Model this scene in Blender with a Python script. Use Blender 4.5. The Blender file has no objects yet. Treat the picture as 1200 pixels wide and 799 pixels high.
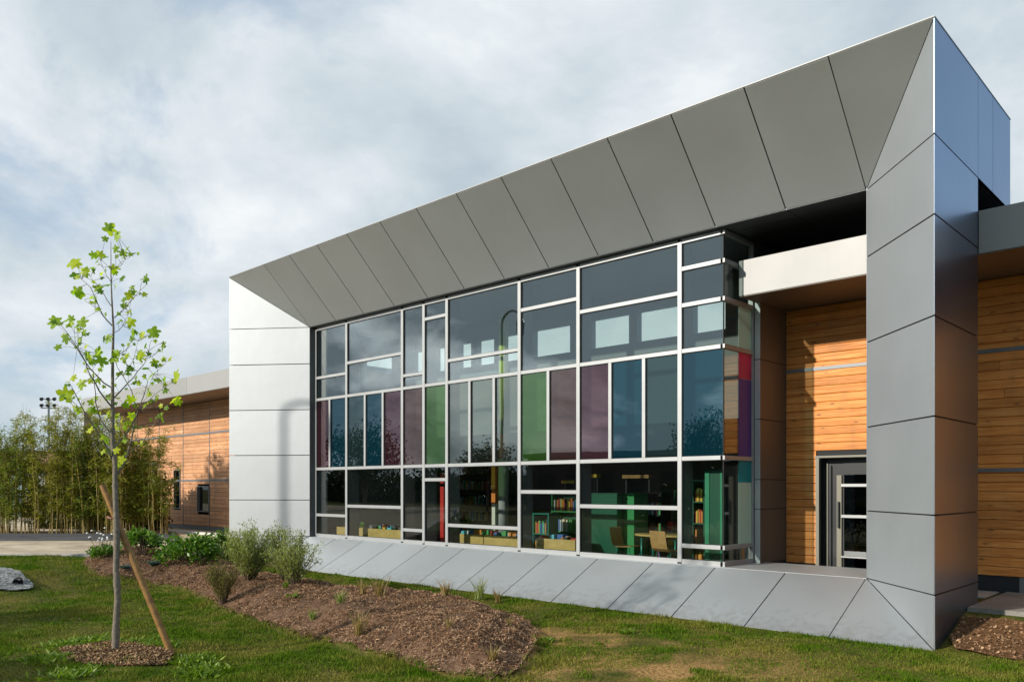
import bpy, math, random
import numpy as np
from mathutils import Vector, Matrix, geometry, noise
random.seed(7); rng = np.random.default_rng(7)
sc = bpy.context.scene
COL = sc.collection
R = math.radians

# ------------------------------------------------------------------ camera
F_PX = 948.0; HZ = 571.0
FW = np.array([-0.689, 0.725]); FW /= np.linalg.norm(FW)
RT = np.array([FW[1], -FW[0]])
CAMZ = 2.0
cam_d = bpy.data.cameras.new('camera'); cam = bpy.data.objects.new('camera', cam_d); COL.objects.link(cam)
cam.location = (0, 0, CAMZ)
cam.rotation_euler = (R(90), 0, math.atan2(-FW[0], FW[1]))
cam_d.sensor_width = 36; cam_d.lens = F_PX / 1200 * 36
cam_d.shift_y = (HZ - 399.5) / 1200
cam_d.clip_end = 3000
sc.camera = cam
sc.view_settings.view_transform = 'Standard'; sc.view_settings.look = 'None'
sc.view_settings.gamma = 1; sc.view_settings.exposure = 0.13
sc.cycles.max_bounces = 8; sc.cycles.transparent_max_bounces = 16
sc.cycles.caustics_reflective = False; sc.cycles.caustics_refractive = False

# ------------------------------------------------------------------ sun + sky
SUNV = Vector((-0.33, -1.0, 0.43)).normalized()      # towards the sun
sun_el = math.asin(SUNV.z)
sd = bpy.data.lights.new('sun', 'SUN'); sun = bpy.data.objects.new('sun', sd); COL.objects.link(sun)
sd.energy = 4.4; sd.angle = R(1.0); sd.color = (1.0, 0.93, 0.82)
sun.rotation_euler = SUNV.to_track_quat('Z', 'Y').to_euler()
sun.location = (-10, -20, 30)

def nn(nt, typ, **kw):
    n = nt.nodes.new(typ)
    for k, v in kw.items():
        if k.startswith('i_'):
            n.inputs[k[2:].replace('_', ' ')].default_value = v
        else: setattr(n, k, v)
    return n
def ramp(nt, stops, fac=None, interp='LINEAR'):
    n = nt.nodes.new('ShaderNodeValToRGB'); cr = n.color_ramp; cr.interpolation = interp
    while len(cr.elements) < len(stops): cr.elements.new(0.5)
    for e, (p, c) in zip(cr.elements, stops):
        e.position = p; e.color = (c[0], c[1], c[2], 1) if not isinstance(c, (int, float)) else (c, c, c, 1)
    if fac is not None: nt.links.new(fac, n.inputs[0])
    return n
def mth(nt, op, a, b=None, c=None, clamp=False):
    n = nt.nodes.new('ShaderNodeMath'); n.operation = op; n.use_clamp = clamp
    for i, v in enumerate((a, b, c)):
        if v is None: continue
        if isinstance(v, (int, float)): n.inputs[i].default_value = v
        else: nt.links.new(v, n.inputs[i])
    return n.outputs[0]
def mixc(nt, fac, a, b, mode='MIX'):
    n = nt.nodes.new('ShaderNodeMix'); n.data_type = 'RGBA'; n.blend_type = mode
    for sock, v in ((n.inputs[0], fac), (n.inputs[6], a), (n.inputs[7], b)):
        if isinstance(v, (int, float)): sock.default_value = v
        elif isinstance(v, (tuple, list)): sock.default_value = (v[0], v[1], v[2], 1)
        else: nt.links.new(v, sock)
    return n.outputs[2]

w = bpy.data.worlds.new('World'); sc.world = w; w.use_nodes = True
nt = w.node_tree; nt.nodes.clear()
out = nn(nt, 'ShaderNodeOutputWorld'); bg = nn(nt, 'ShaderNodeBackground'); bg.inputs[1].default_value = 0.1
nt.links.new(bg.outputs[0], out.inputs[0])
sky = nn(nt, 'ShaderNodeTexSky', sky_type='NISHITA', sun_disc=False)
sky.sun_elevation = sun_el; sky.sun_rotation = math.atan2(SUNV.x, SUNV.y)
sky.air_density = 1.0; sky.dust_density = 0.6; sky.ozone_density = 2.0
tc = nn(nt, 'ShaderNodeTexCoord')
sep = nn(nt, 'ShaderNodeSeparateXYZ'); nt.links.new(tc.outputs['Generated'], sep.inputs[0])
zc = mth(nt, 'ADD', mth(nt, 'MAXIMUM', sep.outputs[2], 0.0), 0.42)
cx = mth(nt, 'DIVIDE', sep.outputs[0], zc); cy = mth(nt, 'DIVIDE', sep.outputs[1], zc)
cmb = nn(nt, 'ShaderNodeCombineXYZ'); nt.links.new(cx, cmb.inputs[0]); nt.links.new(cy, cmb.inputs[1])
def wnoise(scale, detail, rough, off, dist=0.0):
    mp = nn(nt, 'ShaderNodeMapping'); mp.inputs['Location'].default_value = off
    nt.links.new(cmb.outputs[0], mp.inputs[0])
    n = nn(nt, 'ShaderNodeTexNoise'); n.inputs['Scale'].default_value = scale; n.inputs['Detail'].default_value = detail
    n.inputs['Roughness'].default_value = rough; n.inputs['Distortion'].default_value = dist
    nt.links.new(mp.outputs[0], n.inputs['Vector']); return n.outputs[0]
cov = wnoise(1.9, 9, 0.58, (3.1, 1.7, 0.4), 0.3)
# more cloud over the building side, more blue on the sunny side
side = mth(nt, 'MULTIPLY_ADD', sep.outputs[1], 0.24, 0.06)
side = mth(nt, 'MULTIPLY_ADD', mth(nt, 'MAXIMUM', mth(nt, 'ADD', sep.outputs[0], -0.05), 0.0), -1.6, side)
covs = mth(nt, 'ADD', cov, side)
cmask = ramp(nt, [(0.46, 0.0), (0.62, 1.0)], covs).outputs[0]
br = wnoise(2.1, 9, 0.58, (8.3, 2.2, 1.4), 0.2)
ccol = ramp(nt, [(0.34, (4.6, 5.45, 6.1)), (0.46, (5.9, 6.6, 7.1)), (0.55, (7.2, 7.7, 8.1)), (0.68, (9.2, 9.4, 9.4))], br).outputs[0]
skyc = mixc(nt, 1.0, sky.outputs[0], (1.0, 1.0, 1.0), 'MULTIPLY')
skyl = mixc(nt, 0.45, skyc, (4.6, 6.6, 8.8))
sunny = ramp(nt, [(0.25, 1.0), (0.55, 0.0)], mth(nt, 'MULTIPLY_ADD', sep.outputs[1], 0.5, 0.5)).outputs[0]
def scale_by(col, fac):
    c3 = nn(nt, 'ShaderNodeCombineXYZ')
    for i in range(3): nt.links.new(fac, c3.inputs[i])
    return mixc(nt, 1.0, col, c3.outputs[0], 'MULTIPLY')
# clouds near the sun are lit brighter; open sky to the east is a clear bright blue
ccol = scale_by(ccol, mth(nt, 'MULTIPLY_ADD', sunny, 1.15, 1.0))
east = mth(nt, 'MULTIPLY', mth(nt, 'SUBTRACT', sep.outputs[0], 0.05), 3.0, clamp=True)
skyl = scale_by(skyl, mth(nt, 'MULTIPLY_ADD', east, 0.7, 1.0))
hard = ramp(nt, [(0.385, 0.0), (0.49, 1.0)], covs).outputs[0]
skyl = mixc(nt, sunny, skyl, (4.3, 5.3, 6.0))
cmask = mth(nt, 'ADD', mth(nt, 'MULTIPLY', cmask, mth(nt, 'SUBTRACT', 1.0, sunny)), mth(nt, 'MULTIPLY', hard, sunny))
final = mixc(nt, cmask, skyl, ccol); nt.links.new(final, bg.inputs[0])

# ------------------------------------------------------------------ helpers
ORG = {}
class MB:
    def __init__(s): s.v = []; s.f = []; s.mi = []
    def add(s, vs, fs, m=0):
        b = len(s.v); s.v += [tuple(map(float, p)) for p in vs]; s.f += [tuple(b + i for i in f) for f in fs]; s.mi += [m] * len(fs); return s
    def box(s, a, b, m=0):
        x0, y0, z0 = a; x1, y1, z1 = b
        if x0 > x1: x0, x1 = x1, x0
        if y0 > y1: y0, y1 = y1, y0
        if z0 > z1: z0, z1 = z1, z0
        return s.add([(x0,y0,z0),(x1,y0,z0),(x1,y1,z0),(x0,y1,z0),(x0,y0,z1),(x1,y0,z1),(x1,y1,z1),(x0,y1,z1)],
            [(0,3,2,1),(4,5,6,7),(0,1,5,4),(1,2,6,5),(2,3,7,6),(3,0,4,7)], m)
    def poly_prism(s, pts, n, th, m=0):
        """extrude the planar polygon backwards along -n by th; pts wound ccw seen from n"""
        k = len(pts); P = [np.array(p, float) for p in pts]; n = np.array(n, float)
        Q = [p - n * th for p in P]
        return s.add(P + Q, [tuple(range(k)), tuple(range(2*k-1, k-1, -1))] + [(i, k+i, k+(i+1) % k, (i+1) % k) for i in range(k)], m)
    def tube(s, pts, rad, k=8, m=0, cap=True):
        pts = [Vector(p) for p in pts]; n = len(pts)
        if isinstance(rad, (int, float)): rad = [rad] * n
        base = len(s.v); ref = None
        for i, p in enumerate(pts):
            d = (pts[min(i+1, n-1)] - pts[max(i-1, 0)]).normalized()
            if ref is None:
                ref = d.orthogonal().normalized()
            ref = (ref - d * ref.dot(d)).normalized(); b2 = d.cross(ref)
            for j in range(k):
                a = 2 * math.pi * j / k
                s.v.append(tuple(p + (ref * math.cos(a) + b2 * math.sin(a)) * rad[i]))
        for i in range(n-1):
            for j in range(k):
                s.f.append((base+i*k+j, base+i*k+(j+1) % k, base+(i+1)*k+(j+1) % k, base+(i+1)*k+j)); s.mi.append(m)
        if cap:
            s.f.append(tuple(base+j for j in range(k))[::-1]); s.mi.append(m)
            s.f.append(tuple(base+(n-1)*k+j for j in range(k))); s.mi.append(m)
        return s
    def xform(s, M):
        s.v = [tuple(M @ Vector(p)) for p in s.v]; return s

def obj(name, mb, mat, parent=None, smooth=False, bevel=0.0):
    me = bpy.data.meshes.new(name)
    o = None
    off = ORG[parent.name] if parent else Vector((0, 0, 0))
    vs = mb.v if off.length == 0 else [(a-off.x, b-off.y, c-off.z) for a, b, c in mb.v]
    me.from_pydata(vs, [], mb.f)
    mats = mat if isinstance(mat, list) else [mat]
    for m in mats: me.materials.append(m)
    if len(mats) > 1: me.polygons.foreach_set('material_index', mb.mi)
    if smooth: me.polygons.foreach_set('use_smooth', [True] * len(me.polygons))
    me.update()
    o = bpy.data.objects.new(name, me); COL.objects.link(o)
    if parent: o.parent = parent
    ORG[o.name] = off.copy()
    if bevel:
        b = o.modifiers.new('bevel', 'BEVEL'); b.width = bevel; b.segments = 2; b.limit_method = 'ANGLE'
    return o
def raw(name, V, Fc, mat, parent=None):
    """numpy mesh of equal-sized faces"""
    me = bpy.data.meshes.new(name); V = np.asarray(V, dtype=np.float32); Fc = np.asarray(Fc, dtype=np.int32)
    if parent: V = V - np.array(ORG[parent.name], dtype=np.float32)
    k = Fc.shape[1]
    me.vertices.add(len(V)); me.vertices.foreach_set('co', V.ravel())
    me.loops.add(Fc.size); me.loops.foreach_set('vertex_index', Fc.ravel())
    me.polygons.add(len(Fc)); me.polygons.foreach_set('loop_start', np.arange(len(Fc), dtype=np.int32) * k)
    me.polygons.foreach_set('loop_total', np.full(len(Fc), k, dtype=np.int32))
    me.update(calc_edges=True); me.materials.append(mat)
    o = bpy.data.objects.new(name, me); COL.objects.link(o)
    if parent: o.parent = parent
    ORG[o.name] = ORG[parent.name].copy() if parent else Vector((0, 0, 0))
    return o
def tag(o, label=None, cat=None, group=None, kind=None):
    if label: o['label'] = label
    if cat: o['category'] = cat
    if group: o['group'] = group
    if kind: o['kind'] = kind
    return o
def empty(name, loc, label=None, cat=None, group=None, rz=0):
    o = bpy.data.objects.new(name, None); COL.objects.link(o); o.location = loc; o.rotation_euler = (0, 0, rz)
    o.empty_display_size = 0.2
    ORG[o.name] = Vector(loc); return tag(o, label, cat, group)
def copy_tree(o, parent=None):
    c = o.copy(); COL.objects.link(c); c.parent = parent
    ORG[c.name] = ORG.get(o.name, Vector()).copy()
    for ch in [x for x in COL.objects if x.parent == o]: copy_tree(ch, c)
    return c

def ray(px): 
    t = (px - 600) / F_PX
    return FW + RT * t
def XP(px, Y): r = ray(px); return r[0] / r[1] * Y         # x of a pixel column on the plane y = Y
def W(px, py, s):
    r = ray(px) * s; return Vector((r[0], r[1], CAMZ + (HZ - py) / F_PX * s))

# ------------------------------------------------------------------ materials
def newmat(name):
    m = bpy.data.materials.new(name); m.use_nodes = True
    return m, m.node_tree, m.node_tree.nodes['Principled BSDF']
def plain(name, col, rough=0.6, metal=0.0, var=0.0, scale=6.0, bump=0.0, spec=0.5, island=0.0):
    m, nt, b = newmat(name)
    b.inputs['Roughness'].default_value = rough; b.inputs['Metallic'].default_value = metal
    b.inputs['Specular IOR Level'].default_value = spec
    if var or bump or island:
        g = nn(nt, 'ShaderNodeTexCoord'); n = nn(nt, 'ShaderNodeTexNoise'); n.inputs['Scale'].default_value = scale
        n.inputs['Detail'].default_value = 6; nt.links.new(g.outputs['Object'], n.inputs['Vector'])
        lo = [max(0, c * (1 - var)) for c in col]; hi = [c * (1 + var) for c in col]
        c = ramp(nt, [(0.3, lo), (0.7, hi)], n.outputs[0]).outputs[0]
        if island:
            gi = nn(nt, 'ShaderNodeNewGeometry')
            k = mth(nt, 'MULTIPLY_ADD', gi.outputs['Random Per Island'], 2 * island, 1 - island)
            cc = nn(nt, 'ShaderNodeCombineXYZ')
            for i in range(3): nt.links.new(k, cc.inputs[i])
            c = mixc(nt, 1.0, c, cc.outputs[0], 'MULTIPLY')
        nt.links.new(c, b.inputs['Base Color'])
        if bump:
            bp = nn(nt, 'ShaderNodeBump'); bp.inputs['Strength'].default_value = bump; bp.inputs['Distance'].default_value = 0.02
            nt.links.new(n.outputs[0], bp.inputs['Height']); nt.links.new(bp.outputs[0], b.inputs['Normal'])
    else: b.inputs['Base Color'].default_value = (*col, 1)
    return m
def panel_metal(name, col, rough=0.4, metal=0.85):
    m, nt, b = newmat(name)
    oi = nn(nt, 'ShaderNodeObjectInfo'); g = nn(nt, 'ShaderNodeTexCoord')
    n = nn(nt, 'ShaderNodeTexNoise'); n.inputs['Scale'].default_value = 0.9; n.inputs['Detail'].default_value = 4
    nt.links.new(g.outputs['Object'], n.inputs['Vector'])
    n2 = nn(nt, 'ShaderNodeTexNoise'); n2.inputs['Scale'].default_value = 260; n2.inputs['Detail'].default_value = 2
    nt.links.new(g.outputs['Object'], n2.inputs['Vector'])
    k = mth(nt, 'MULTIPLY_ADD', oi.outputs['Random'], 0.08, 0.92)
    ms = nn(nt, 'ShaderNodeMapping'); ms.inputs['Scale'].default_value = (7, 7, 0.5); nt.links.new(g.outputs['Object'], ms.inputs[0])
    n3 = nn(nt, 'ShaderNodeTexNoise'); n3.inputs['Scale'].default_value = 1.5; n3.inputs['Detail'].default_value = 6; nt.links.new(ms.outputs[0], n3.inputs['Vector'])
    k = mth(nt, 'MULTIPLY_ADD', n3.outputs[0], 0.045, k); k = mth(nt, 'SUBTRACT', k, 0.022)
    k = mth(nt, 'MULTIPLY_ADD', n.outputs[0], 0.08, k)
    k = mth(nt, 'MULTIPLY_ADD', n2.outputs[0], 0.05, k)
    cc = nn(nt, 'ShaderNodeCombineXYZ')
    for i in range(3): nt.links.new(k, cc.inputs[i])
    geo = nn(nt, 'ShaderNodeNewGeometry'); sp_ = nn(nt, 'ShaderNodeSeparateXYZ'); nt.links.new(geo.outputs['Position'], sp_.inputs[0])
    ns = nn(nt, 'ShaderNodeTexNoise'); ns.inputs['Scale'].default_value = 9; ns.inputs['Detail'].default_value = 8; nt.links.new(geo.outputs['Position'], ns.inputs['Vector'])
    # mud splashed on the lowest hand's breadth above the soil
    hgt = mth(nt, 'SUBTRACT', 0.30, sp_.outputs[2]); splash = mth(nt, 'MULTIPLY', mth(nt, 'MULTIPLY', mth(nt, 'SUBTRACT', mth(nt, 'ADD', ns.outputs[0], mth(nt, 'MULTIPLY', hgt, 1.1)), 0.62), 3.2, clamp=True), 0.24)
    nt.links.new(mixc(nt, splash, mixc(nt, 1.0, tuple(c * 0.93 for c in col), cc.outputs[0], 'MULTIPLY'), (0.16, 0.12, 0.07)), b.inputs['Base Color'])
    b.inputs['Metallic'].default_value = metal
    r = mth(nt, 'MULTIPLY_ADD', n.outputs[0], 0.10, rough - 0.05); nt.links.new(r, b.inputs['Roughness'])
    bp = nn(nt, 'ShaderNodeBump'); bp.inputs['Strength'].default_value = 0.16; bp.inputs['Distance'].default_value = 0.05
    nt.links.new(n.outputs[0], bp.inputs['Height']); nt.links.new(bp.outputs[0], b.inputs['Normal'])
    return m
def wood_boards(name, c0, c1, c2):
    m, nt, b = newmat(name)
    g = nn(nt, 'ShaderNodeTexCoord'); gi = nn(nt, 'ShaderNodeNewGeometry')
    off = nn(nt, 'ShaderNodeCombineXYZ'); nt.links.new(mth(nt, 'MULTIPLY', gi.outputs['Random Per Island'], 37.0), off.inputs[0])
    nt.links.new(mth(nt, 'MULTIPLY', gi.outputs['Random Per Island'], 91.0), off.inputs[2])
    va = nn(nt, 'ShaderNodeVectorMath', operation='ADD'); nt.links.new(g.outputs['Object'], va.inputs[0]); nt.links.new(off.outputs[0], va.inputs[1])
    mp = nn(nt, 'ShaderNodeMapping'); mp.inputs['Scale'].default_value = (1.0, 1.0, 16.0); nt.links.new(va.outputs[0], mp.inputs[0])
    n = nn(nt, 'ShaderNodeTexNoise'); n.inputs['Scale'].default_value = 1.6; n.inputs['Detail'].default_value = 7; n.inputs['Distortion'].default_value = 0.8
    nt.links.new(mp.outputs[0], n.inputs['Vector'])
    big = nn(nt, 'ShaderNodeTexNoise'); big.inputs['Scale'].default_value = 0.8; nt.links.new(g.outputs['Object'], big.inputs['Vector'])
    col = ramp(nt, [(0.28, c0), (0.5, c1), (0.72, c2)], n.outputs[0]).outputs[0]
    k = mth(nt, 'MULTIPLY_ADD', gi.outputs['Random Per Island'], 0.34, 0.70)
    k = mth(nt, 'MULTIPLY_ADD', big.outputs[0], 0.35, k)
    cc = nn(nt, 'ShaderNodeCombineXYZ')
    for i in range(3): nt.links.new(k, cc.inputs[i])
    col = mixc(nt, 1.0, col, cc.outputs[0], 'MULTIPLY')
    # knots
    mk = nn(nt, 'ShaderNodeMapping'); mk.inputs['Scale'].default_value = (2.6, 1.0, 7.0); nt.links.new(va.outputs[0], mk.inputs[0])
    vo = nn(nt, 'ShaderNodeTexVoronoi'); vo.inputs['Scale'].default_value = 1.0; nt.links.new(mk.outputs[0], vo.inputs['Vector'])
    kn = ramp(nt, [(0.06, 0.0), (0.16, 1.0)], vo.outputs['Distance']).outputs[0]
    col = mixc(nt, mth(nt, 'SUBTRACT', 0.75, mth(nt, 'MULTIPLY', kn, 0.75)), col, (0.10, 0.035, 0.012))
    st = nn(nt, 'ShaderNodeMapping'); st.inputs['Scale'].default_value = (3.0, 1, 0.7); nt.links.new(g.outputs['Object'], st.inputs[0])
    sn = nn(nt, 'ShaderNodeTexNoise'); sn.inputs['Scale'].default_value = 1.5; sn.inputs['Detail'].default_value = 7; nt.links.new(st.outputs[0], sn.inputs['Vector'])
    col = mixc(nt, ramp(nt, [(0.50, 0.0), (0.74, 0.28)], sn.outputs[0]).outputs[0], col, (0.24, 0.13, 0.055))
    nt.links.new(col, b.inputs['Base Color']); b.inputs['Roughness'].default_value = 0.6
    bp = nn(nt, 'ShaderNodeBump'); bp.inputs['Strength'].default_value = 0.8; bp.inputs['Distance'].default_value = 0.008
    nt.links.new(n.outputs[0], bp.inputs['Height']); nt.links.new(bp.outputs[0], b.inputs['Normal'])
    return m
def glass(name, tint, film=0.0, filmcol=None, refl=0.11):
    m = bpy.data.materials.new(name); m.use_nodes = True; nt = m.node_tree; nt.nodes.clear()
    o = nn(nt, 'ShaderNodeOutputMaterial')
    tr = nn(nt, 'ShaderNodeBsdfTransparent'); tr.inputs[0].default_value = (*[c ** 0.5 for c in tint], 1)
    gl = nn(nt, 'ShaderNodeBsdfGlossy'); gl.inputs['Roughness'].default_value = 0.0
    gl.inputs['Color'].default_value = (0.92, 0.95, 0.96, 1)
    g = nn(nt, 'ShaderNodeTexCoord'); n = nn(nt, 'ShaderNodeTexNoise'); n.inputs['Scale'].default_value = 0.7; n.inputs['Detail'].default_value = 1
    nt.links.new(g.outputs['Object'], n.inputs['Vector'])
    bp = nn(nt, 'ShaderNodeBump'); bp.inputs['Strength'].default_value = 0.06; bp.inputs['Distance'].default_value = 0.05
    nt.links.new(n.outputs[0], bp.inputs['Height']); nt.links.new(bp.outputs[0], gl.inputs['Normal'])
    lw = nn(nt, 'ShaderNodeLayerWeight'); lw.inputs[0].default_value = 0.5
    f = mth(nt, 'POWER', lw.outputs['Facing'], 5.0); f = mth(nt, 'MULTIPLY_ADD', f, 0.9 - refl, refl)
    base = tr.outputs[0]
    if film:
        di = nn(nt, 'ShaderNodeBsdfDiffuse'); di.inputs[0].default_value = (*filmcol, 1)
        mx = nn(nt, 'ShaderNodeMixShader'); mx.inputs[0].default_value = film
        nt.links.new(tr.outputs[0], mx.inputs[1]); nt.links.new(di.outputs[0], mx.inputs[2]); base = mx.outputs[0]
        gl.inputs['Color'].default_value = (*[min(1.0, c * 0.9 + 0.5) for c in tint], 1)
    mx2 = nn(nt, 'ShaderNodeMixShader'); nt.links.new(f, mx2.inputs[0]); nt.links.new(base, mx2.inputs[1]); nt.links.new(gl.outputs[0], mx2.inputs[2])
    nt.links.new(mx2.outputs[0], o.inputs[0]); return m
def foliage(name, lo, mid, hi, trans=0.35, rough=0.5):
    m = bpy.data.materials.new(name); m.use_nodes = True; nt = m.node_tree; nt.nodes.clear()
    o = nn(nt, 'ShaderNodeOutputMaterial'); gi = nn(nt, 'ShaderNodeNewGeometry')
    c = ramp(nt, [(0.0, lo), (0.5, mid), (1.0, hi)], gi.outputs['Random Per Island']).outputs[0]
    p = nn(nt, 'ShaderNodeBsdfPrincipled'); nt.links.new(c, p.inputs['Base Color']); p.inputs['Roughness'].default_value = rough
    p.inputs['Specular IOR Level'].default_value = 0.35
    t = nn(nt, 'ShaderNodeBsdfTranslucent'); nt.links.new(mixc(nt, 1.0, c, (1.3, 1.5, 0.6), 'MULTIPLY'), t.inputs[0])
    mx = nn(nt, 'ShaderNodeMixShader'); mx.inputs[0].default_value = trans
    nt.links.new(p.outputs[0], mx.inputs[1]); nt.links.new(t.outputs[0], mx.inputs[2]); nt.links.new(mx.outputs[0], o.inputs[0]); return m

M_panel = panel_metal('brushed grey aluminium panel', (0.52, 0.545, 0.56), 0.58, 0.92)
M_flank = panel_metal('shaded sky tinted flank metal', (0.15, 0.19, 0.26), 0.33, 0.9)  # panel metal with its shade and reflected sky blue put into the base colour
M_panel2 = panel_metal('light aluminium fascia', (0.34, 0.34, 0.335), 0.6, 0.6)
M_dark = plain('dark joint backing', (0.02, 0.022, 0.024), 0.8)
M_dmetal = panel_metal('dark grey metal', (0.13, 0.14, 0.15), 0.45, 0.6)
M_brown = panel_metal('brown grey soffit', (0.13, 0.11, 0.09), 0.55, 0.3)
M_mull = plain('pale aluminium mullion', (0.37, 0.38, 0.385), 0.5, 0.5, var=0.05, scale=3)
M_fin = plain('grey inner mullion', (0.16, 0.18, 0.20), 0.5, 0.2)
M_gask = plain('black rubber gasket', (0.015, 0.015, 0.016), 0.7)
M_wood = wood_boards('orange larch boards', (0.52, 0.165, 0.028), (0.68, 0.25, 0.050), (0.78, 0.36, 0.10))
M_wood2 = wood_boards('weathered pinkish larch boards', (0.46, 0.20, 0.085), (0.58, 0.29, 0.14), (0.68, 0.40, 0.22))
M_flash = plain('grey flashing strip', (0.20, 0.21, 0.22), 0.5, 0.5)
M_wall = plain('grey plaster', (0.32, 0.34, 0.34), 0.8, var=0.08, scale=2)
M_wallw = plain('white plaster', (0.66, 0.68, 0.66), 0.8, var=0.05, scale=2)
M_floorin = plain('dark rubber floor', (0.08, 0.085, 0.08), 0.35, var=0.1)
M_conc = plain('pale concrete', (0.42, 0.40, 0.36), 0.85, var=0.12, scale=9, bump=0.3)
M_olive = plain('olive grey paint', (0.20, 0.19, 0.15), 0.45, 0.2)
M_blackp = plain('near black paint', (0.02, 0.022, 0.024), 0.35)
G_clear = glass('clear glass', (0.72, 0.81, 0.77), refl=0.135)
G_low = glass('clear lower glass', (0.74, 0.80, 0.77), refl=0.05)
G_sky = glass('clerestory glass', (0.86, 0.93, 0.88), refl=0.02)
G_grey = glass('grey tinted glass', (0.42, 0.46, 0.40), 0.03, (0.12, 0.14, 0.12), 0.12)
G_teal = glass('teal grey glass', (0.14, 0.24, 0.25), 0.12, (0.05, 0.11, 0.12), 0.15)
G_blue = glass('blue glass', (0.03, 0.17, 0.25), 0.18, (0.010, 0.090, 0.135), 0.14)
G_mar = glass('maroon glass', (0.22, 0.08, 0.12), 0.18, (0.10, 0.035, 0.05), 0.13)
G_mauve = glass('mauve glass', (0.26, 0.12, 0.16), 0.18, (0.13, 0.06, 0.08), 0.12)
G_brown = glass('brown mauve glass', (0.22, 0.12, 0.11), 0.18, (0.11, 0.06, 0.055), 0.12)
G_green = glass('green glass', (0.14, 0.30, 0.09), 0.2, (0.06, 0.16, 0.03), 0.10)
G_dark = glass('dark door glass', (0.05, 0.06, 0.06), refl=0.06)

# ------------------------------------------------------------------ terrain
def ss(a, b, x):
    t = np.clip((x - a) / (b - a), 0, 1); return t * t * (3 - 2 * t)
def vnoise(x, y, sc_, seed=0.0):
    x = np.asarray(x, float); y = np.asarray(y, float)
    return (np.sin(x*1.7*sc_+seed)*np.cos(y*1.3*sc_+1.3*seed) + 0.6*np.sin(x*2.9*sc_+y*2.3*sc_+2.1+seed) + 0.4*np.sin(-x*4.1*sc_+y*5.3*sc_+seed*3)) / 2.0
_h = np.random.default_rng(11).uniform(-1, 1, (256, 256))
def fnoise(x, y, f, oct_=4):
    x = np.asarray(x, float)*f; y = np.asarray(y, float)*f; o_ = 0; a_ = 1.0
    for _ in range(oct_):
        xi = np.floor(x).astype(int); yi = np.floor(y).astype(int); u = x-xi; v = y-yi; u = u*u*(3-2*u); v = v*v*(3-2*v)
        g = lambda i, j: _h[(xi+i) % 256, (yi+j) % 256]
        o_ = o_ + a_*((g(0,0)*(1-u)+g(1,0)*u)*(1-v)+(g(0,1)*(1-u)+g(1,1)*u)*v); a_ *= .55; x = x*2.03+16.85; y = y*2.03+5.1
    return o_
def G0(x, y):
    x = np.asarray(x, float); y = np.asarray(y, float)
    z = 0.35 * ss(17.0, 20.3, -x + 0.25 * (9 - y)) * ss(-12, 0, y)
    z = z + 0.36 * ss(10.7, 12.4, y) * ss(-4.2, -3.2, x)
    u = 0.035 * vnoise(x, y, 1.1, 1.0) + 0.012 * vnoise(x, y, 4.3, 2.0)
    calm = (1 - ss(19.0, 20.0, -x + 0.25 * (9 - y))) * (1 - ss(9.9, 10.5, y))
    return z + u * calm
def hit(px, py, Gf=G0):
    lo = 5.0; r = ray(px)
    k = (HZ - py) / F_PX
    s = 5.0
    while s < 60:
        if CAMZ + k * s <= float(Gf(r[0]*s, r[1]*s)): break
        s += 0.02
    return (r[0]*s, r[1]*s)
def inpoly(x, y, poly):
    x = np.asarray(x, float); y = np.asarray(y, float); c = np.zeros(x.shape, bool); n = len(poly); j = n - 1
    for i in range(n):
        xi, yi = poly[i]; xj, yj = poly[j]
        cond = ((yi > y) != (yj > y)) & (x < (xj - xi) * (y - yi) / ((yj - yi) + 1e-12) + xi)
        c ^= cond; j = i
    return c
def dpoly(x, y, poly):
    x = np.asarray(x, float); y = np.asarray(y, float); d = np.full(x.shape, 1e9); n = len(poly)
    for i in range(n):
        ax, ay = poly[i]; bx, by = poly[(i+1) % n]; vx, vy = bx-ax, by-ay
        t = np.clip(((x-ax)*vx + (y-ay)*vy) / (vx*vx+vy*vy+1e-12), 0, 1)
        d = np.minimum(d, np.hypot(x-ax-t*vx, y-ay-t*vy))
    return d
def smoothpoly(p, it=2, jit=0.0):
    for _ in range(it):
        q = []
        for i in range(len(p)):
            a = np.array(p[i]); b = np.array(p[(i+1) % len(p)]); q += [tuple(a*.75+b*.25), tuple(a*.25+b*.75)]
        p = q
    return [(a + random.uniform(-jit, jit), b + random.uniform(-jit, jit)) for a, b in p]
bed_px = [(92,661),(112,652),(160,650),(215,652),(262,658),(300,672),(345,684),(395,693),(450,699),(520,705),(575,713),(622,729),(632,745),(618,775),(598,794),(560,795),(500,783),(440,766),(385,750),(330,738),(285,722),(245,704),(212,686),(160,678),(120,676)]
BED = smoothpoly([hit(*p) for p in bed_px], 2, 0.03)
def G(x, y):
    z = G0(x, y)
    ins = inpoly(x, y, BED); d = dpoly(x, y, BED)
    bump = np.where(ins, 0.26 * ss(-0.1, 0.9, d), 0.0)
    dip = np.where(ins, 0.0, -0.05 * (1 - ss(0.2, 1.6, d))) * (1 - ss(9.3, 10.3, np.asarray(y, float)))
    rough = np.where(ins, 0.03 * vnoise(x, y, 5.0, 4.0), 0)
    return z + bump + dip + rough
grav_px = [(-40,668),(0,667),(14,668),(26,674),(34,682),(42,691),(20,694),(0,692),(-40,690)]
GRAV = smoothpoly([hit(*p) for p in grav_px], 2, 0.02)
tb = hit(135, 766)
SOIL = smoothpoly([(tb[0] + 0.95*math.cos(a)*(1+0.15*math.sin(3*a+1)), tb[1] + 0.58*math.sin(a)*(1+.12*math.cos(2*a))) for a in np.linspace(0, 2*math.pi, 14)[:-1]], 2, 0.03)
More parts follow.
